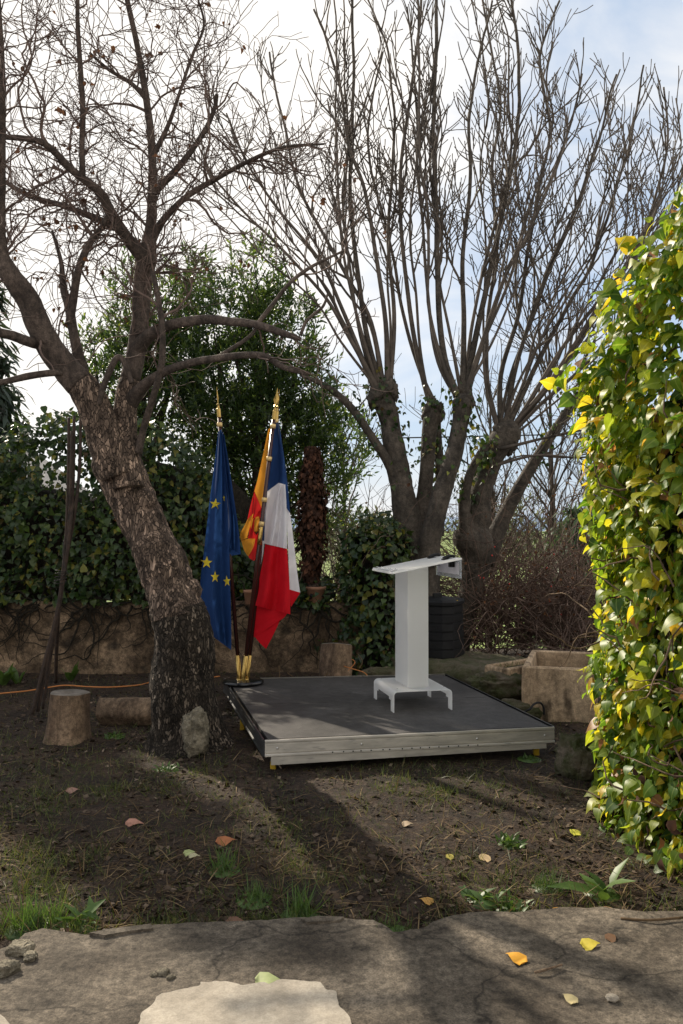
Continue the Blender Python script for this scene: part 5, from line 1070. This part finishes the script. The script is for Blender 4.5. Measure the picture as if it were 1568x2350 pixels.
# strap leaved plants at the foot of the wall
def strap(label, c, n, L, wd=.045, grp='strap leaved plants at the wall foot'):
    T = thing('strap_plant', label, 'plant', c, grp)
    for k in range(n):
        an = rng.uniform(0, 6.28); d = A(math.cos(an), math.sin(an), 0); l = L * rng.uniform(.6, 1.1); b = rng.uniform(.15, .7); t_ = np.linspace(0, 1, 9); sp = A(*c) + d * .02 + np.outer(t_, d * l * b) + np.outer(t_ - .35 * b * 1.8 * t_ ** 2.4, A(0, 0, l * .95)); sd = A(-d[1], d[0], 0); ww = wd * np.sin(np.clip(t_ * .9 + .1, 0, 1) * math.pi) ** .7 * (1 - .2 * t_)
        mb = MB(); V = np.concatenate([sp + sd * ww[:, None], sp - A(0, 0, .008), sp - sd * ww[:, None]]); m = 9; mb.add(V, [[a * m + i_, a * m + i_ + 1, (a + 1) * m + i_ + 1, (a + 1) * m + i_] for a in range(2) for i_ in range(m - 1)]); mb.build('leaf', m_weed, T)
strap('broad strap leaved plant at the wall foot right of the tied rods', P(162, 1558, 9.3) * A(1, 1, 0), 7, .26)
strap('spreading strap leaved plant at the wall foot at the left edge', P(8, 1570, 9.0) * A(1, 1, 0), 8, .32)
strap('low strap leaved plant at the wall foot between left edge and rods', P(40, 1575, 9.1) * A(1, 1, 0), 6, .24)

# ------------------------------------------------------------------ far house, far car
hb = A(-10.9, 25, -1.75); T = thing('house', 'pale house with grey tiled gable roof behind the hedge at far left', 'house', hb)
m_hw = M('pale_plaster', (.42, .40, .37), (.52, .5, .46), scale=2); m_roof = M('grey_roof_tile', (.16, .15, .15), (.26, .25, .24), scale=9, bump=.6, bscale=20); m_gl = M('window_glass', (.03, .04, .05), rough=.1, spec=.6)
x0, x1, y0, y1, H, rg = -2.9, 2.9, -4, 4, 4.2, 6.3
MB().prism(np.array([hb + A(*q) for q in ((x0, y0, 0), (x1, y0, 0), (x1, y0, H), (0, y0, rg - .12), (x0, y0, H))]), np.array([hb + A(*q) for q in ((x0, y1, 0), (x1, y1, 0), (x1, y1, H), (0, y1, rg - .12), (x0, y1, H))])).build('wall', m_hw, T, smooth=False)
for s_ in (-1, 1):
    a = [A(0, y0 - .3, rg), A(s_ * 3.3, y0 - .3, H - .3), A(s_ * 3.3, y1 + .3, H - .3), A(0, y1 + .3, rg)]; a = a if s_ > 0 else a[::-1]
    MB().prism(np.array([hb + q - A(0, 0, .12) for q in a]), np.array([hb + q + A(0, 0, .0) for q in a])).build('roof', m_roof, T, smooth=False)
for xx, zz in ((-1.5, 1.6), (1.2, 1.6), (-.1, 4.2)):
    f = MB().box(hb + A(xx - .5, y0 - .04, zz), A(1, 0, 0), A(0, .03, 0), A(0, 0, 1.2)).build('window', m_fw, T, smooth=False); f['_b'] = list(hb)
    MB().box(hb + A(xx - .42, y0 - .06, zz + .08), A(.84, 0, 0), A(0, .015, 0), A(0, 0, 1.04)).build('pane', m_gl, f, smooth=False)
cb = A(9.4, 33, gz(9.4, 33)); T = thing('parked_car', 'small white car parked far out in the field by the right ivy', 'car', cb)
m_cp = M('white_car_paint', (.72, .72, .72), rough=.25, spec=.5)
def carprof(pts, y0, y1, nm, m, par): 
    a = np.array([cb + A(x, y0, z) for x, z in pts]); MB().prism(a, a + A(0, y1 - y0, 0)).build(nm, m, par, smooth=False)
carprof([(-2.0, .3), (2.0, .3), (2.05, .62), (1.9, .85), (-1.0, .9), (-1.85, .82), (-2.05, .55)], -.82, .82, 'body', m_cp, T)
carprof([(-1.15, .901), (1.72, .901), (1.35, 1.40), (-.35, 1.42)], -.72, .72, 'cabin', m_cp, T)
carprof([(-1.02, .95), (.25, .95), (.25, 1.36), (-.36, 1.36)], -.735, -.722, 'window', m_gl, T); carprof([(.35, .95), (1.58, .95), (1.3, 1.36), (.35, 1.36)], -.735, -.722, 'window', m_gl, T)
for xx in (-1.3, 1.3):
    for yy in (-.84, .66): MB().lathe(cb + A(xx, yy, .31), [(0, 0), (.2, 0), (.3, .02), (.31, .09), (.3, .18), (0, .18)], 24, (0, 1, 0)).build('wheel', m_black, T)
for yy in (-.78, .5): MB().box(cb + A(-2.06, yy, .6), A(.06, 0, 0), A(0, .28, 0), A(0, 0, .18)).build('tail_light', m_hip, T, smooth=False)

# ------------------------------------------------------------------ grass, straw, litter, weeds, fallen leaves
rng = np.random.default_rng(41)
def scatter(n, dens, y0=3.5, y1=9.7):
    o = []
    while len(o) < n:
        m = 4000; y = y0 + (y1 - y0) * rng.uniform(0, 1, m) ** 1.5; x = rng.uniform(-.44, .42, m) * y
        for a, b in zip(x, y):
            if rng.uniform() < dens(a, b): o.append((a, b, gz(a, b)))
    return np.array(o[:n])
def px_of(x, y): return CX + F * x / y, HZ + F * CAMZ / y
lpx = [px_of(p[0], p[1]) for p in loop]; lx = np.array([q[0] for q in lpx]); ly = np.array([q[1] for q in lpx])
def on_slab(x, y): a, b = px_of(x, y); return b > np.interp(a, lx, ly) - 4
def on_stage(x, y):
    q = A(x, y, 0) - FL; return 0 < q @ ex < SW and .02 < q @ ey < SD1
def d_green(x, y):
    if on_slab(x, y) or on_stage(x, y): return 0
    a, b = px_of(x, y); v = .12 + 1.0 * max(0, fbm(x, y, 1.6, 2) + .02)
    v += 1.2 * max(0, 1 - abs(a - 90) / 170) * max(0, min(1, (b - 1860) / 160)) * .8
    v += .5 * max(0, 1 - abs(a - 150) / 260) * max(0, 1 - abs(b - 1780) / 130)
    v += .6 * max(0, 1 - abs(a - 1000) / 260) * max(0, 1 - abs(b - 1800) / 60)
    v += .35 * max(0, 1 - (np.interp(a, lx, ly) - b) / 60)
    return min(1, v * max(.12, .6 + 1.2 * noise.noise(Vector((x * 6, y * 6, 3)))) ) 
g = scatter(34000, d_green); n = len(g)
mb = MB(); mb.leaves(*BLADE, g - A(0, 0, .006), rv(n, .55) + A(0, 0, .75), rv(n), rng.uniform(.018, .07, n) * rng.choice([.6, 1, 1.3], n))
kind(mb.build('grass', m_grass), 'stuff', 'short sparse green grass growing on the bare soil')
def d_straw(x, y):
    if on_slab(x, y) or on_stage(x, y): return 0
    return min(1, .15 + max(0, fbm(x, y, 1.3, 11)) + .35 * max(0, 1 - abs(y - 4.4) / .9))
g = scatter(6500, d_straw); n = len(g); mb = MB()
mb.leaves([(-.02, 0, 0), (.02, 0, 0), (.014, .5, .07), (-.014, .5, .07), (.002, 1, .02), (-.002, 1, .02)], [[[0, 1, 2, 3], [3, 2, 4, 5]]], g + A(0, 0, .004), rv(n) * A(1, 1, .22) + A(0, 0, .08), rv(n, .3) + A(0, 0, 1), rng.uniform(.04, .15, n))
kind(mb.build('dead_grass', m_straw), 'stuff', 'flattened pale dead grass scattered over the soil')
def d_lit(x, y): return 0 if on_slab(x, y) or on_stage(x, y) else min(1, .4 + .6 * fbm(x, y, 2, 5))
g = scatter(17000, d_lit); n = len(g); mb = MB()
mb.leaves(*FLAT, g + A(0, 0, .004), rv(n) * A(1, 1, .3), rv(n, .35) + A(0, 0, 1), rng.choice([.008, .012, .018, .028, .04], n, p=[.3, .3, .22, .13, .05]))
kind(mb.build('leaf_litter', m_litter), 'stuff', 'crumbled brown leaf litter and grit on the soil')
# low green weeds
def weed(label, px, py, n, size, up=.5, tmpl=LAU):
    c = G(px, py, 0); c[2] = gz(c[0], c[1]); T = tag(bpy.data.objects.new('t', None), label, 'weed'); bpy.data.objects.remove(T)
    mb = MB(); an = rng.uniform(0, 6.28, n); q = np.stack([np.cos(an), np.sin(an), np.full(n, up)], 1) + rv(n, .3); q[:, 2] = np.abs(q[:, 2])
    mb.leaves(*tmpl, np.tile(c, (n, 1)) + rv(n, .035) * A(1, 1, .1) + A(0, 0, .003), q, rv(n, .3) + A(0, 0, 1), rng.uniform(*size, n)); mb.lathe(c - A(0, 0, .02), [(.0, 0), (.09, .004), (.085, .022), (.0, .030)], 12); return tag(mb.build('weed', m_weed), label, 'weed', 'low weeds on the soil')
for a in (('dense green grass tuft in the middle of the bare soil', 512, 1992, 90, (.05, .14), 1.2, BLADE), ('pale broad leaved weed growing at the left slab edge', 188, 2112, 12, (.07, .14), .8), ('bushy green weed at the slab edge right of the notch', 1178, 2085, 50, (.025, .06), .7), ('feathery green weed left of the right ivy foot', 1262, 2040, 120, (.04, .09), 1., BLADE), ('long bladed weed arching at the right ivy foot', 1382, 2052, 7, (.14, .26), .5),
          ('dark leafy weed in the soil below the stage right half', 1168, 1945, 60, (.03, .06), .6), ('small leafy weed between the log and the tree foot', 262, 1690, 40, (.03, .07), .6), ('green weed just left of the limestone rock', 382, 1762, 45, (.03, .06), .6), ('green weed patch in front of the yellow stage foot at right', 1215, 1742, 40, (.025, .05), .5), ('tall thin grass tuft at the slab edge below the soil center', 690, 2096, 70, (.06, .16), 1.3, BLADE), ('bright grass tuft at the far left slab edge', 60, 2120, 120, (.06, .16), 1.3, BLADE), ('second bright grass tuft right of the far left one', 118, 2108, 90, (.05, .13), 1.3, BLADE), ('grass tuft near the dark hollow right of soil center', 585, 2060, 80, (.05, .11), 1.1, BLADE), ('sparse grass growing from the slab notch', 905, 2126, 45, (.04, .09), .9, BLADE), ('flat rosette weed left of the slab notch weed', 1110, 2070, 18, (.05, .10), .35)):
    weed(*a)
lm = {}
def one_leaf(label, px, py, size, colr, ang, z=None, curl=.6, tmpl=None):
    k = tuple(colr)
    if k not in lm: lm[k] = M('fallen_leaf_%s' % ['amber', 'lemon', 'cream', 'green', 'russet', 'pink', 'tan', 'brown'][len(lm) % 8], tuple(q * .75 for q in colr), colr, scale=25, rough=.6)
    c = G(px, py, PZ if z is None else 0)
    if z is not None: c[2] = gz(c[0], c[1])
    c[2] += .012; d = A(math.cos(ang), math.sin(ang), .12)
    mb = MB(); mb.leaves(*(tmpl or fan([(.02, 0), (.26, -.06), (.42, .16), (.30, .5), (.14, .72), (.015, 1.0)], cup=curl, mid=.35)), c[None], d[None], A(.15, -.25, 1)[None], A(size)); o = mb.build('fallen_leaf', lm[k]); return tag(o, label, 'leaf')
for a in (('curled amber leaf lying on the concrete slab at right', 1200, 2212, .085, (.62, .30, .03), 2.2), ('yellow lobed leaf on the slab below the ivy foot', 1340, 2176, .075, (.60, .48, .06), .3), ('pale cream leaf lying near the lower right of the slab', 1318, 2306, .06, (.46, .38, .2), 2.), ('pale green leaf resting on the cement patch edge', 588, 2258, .09, (.38, .42, .18), .1),
          ('russet leaf on the soil in the middle of the bare ground', 502, 1938, .10, (.36, .13, .05), .6, 0), ('pinkish leaf on the soil left of the bare patch', 288, 1892, .10, (.40, .2, .14), .1, 0), ('small amber leaf at the slab edge below the weeds', 1274, 2098, .055, (.55, .27, .05), .5, 0), ('brown curled leaf at the slab edge right of center', 1380, 2098, .09, (.16, .07, .04), .4, 0), ('tan leaf beside the brown curled one at the slab edge', 1408, 2096, .08, (.42, .26, .14), 2.6, 0), ('cream leaf on the soil left of the right ivy', 1112, 1990, .075, (.50, .36, .2), 1.2, 0),
          ('pale green leaf on the soil right of the russet one', 424, 1962, .06, (.36, .40, .17), .5, 0), ('small lemon leaf on the soil right of center', 1030, 1980, .05, (.52, .44, .1), .9, 0), ('amber leaf on the soil above the slab notch', 990, 2085, .065, (.52, .28, .07), 2.4, 0), ('tan leaf on the soil below the stage middle', 925, 1900, .06, (.42, .31, .2), .2, 0), ('pink brown leaf low at the left of the soil', 155, 1822, .08, (.30, .17, .13), .7, 0), ('pale leaf in the soil just below the russet one', 434, 1968, .055, (.46, .42, .25), 0.1, 0), ('bright yellow leaf low on the soil under the ivy edge', 1325, 1920, .08, (.5, .48, .06), 1.8, 0), ('brown leaf lying by the slab edge at left', 128, 2140, .10, (.13, .065, .04), .2, 0), ('dull brown leaf on the slab edge sliver', 520, 2112, .09, (.16, .08, .05), .1, 0), ('small dry brown leaf on the slab near the ivy', 1398, 2162, .055, (.2, .11, .06), .8)):
    one_leaf(*a)
tag(MB().tube(smooth_path([G(1228, 2232, PZ + .008), G(1258, 2224, PZ + .012), G(1290, 2214, PZ + .01)], 4), [.005] * 4 + [.004] * 5, 7).build('dry_stick', m_stump), 'short dry stick lying on the slab right of center', 'stick')
tag(MB().tube(smooth_path([G(1425, 2108, PZ + .006), G(1490, 2112, PZ + .012), G(1568, 2106, PZ + .01)], 4), .005, 7).build('dry_stick', m_straw), 'long pale straw stick along the slab edge at right', 'stick')
rock('pebble', 'white pebble lying on the slab at lower right', G(1405, 2296, PZ) + A(0, 0, .008), .022, .014, .01, m_patch, 2.2, .2, cat='pebble')
for k, (x, y, s_, l) in enumerate(((375, 2235, .022, 'largest grey stone chip sitting in the slab hollow'), (392, 2246, .016, 'small grey stone chip right of the hollow chip'), (352, 2240, .014, 'small stone chip left of the hollow chip'), (46, 2185, .05, 'pale broken stone at the left slab corner'), (15, 2230, .045, 'white broken stone at the far left slab edge'), (70, 2200, .03, 'small grey stone by the left slab corner'))):
    rock('stone_chip', l, G(x, y, PZ) + A(0, 0, s_ * .25), s_, s_ * .8, s_ * .5, m_rock, 3 + k * 1.7, k, cat='stone')
for o in bpy.data.objects:
    if '_b' in o: del o['_b']
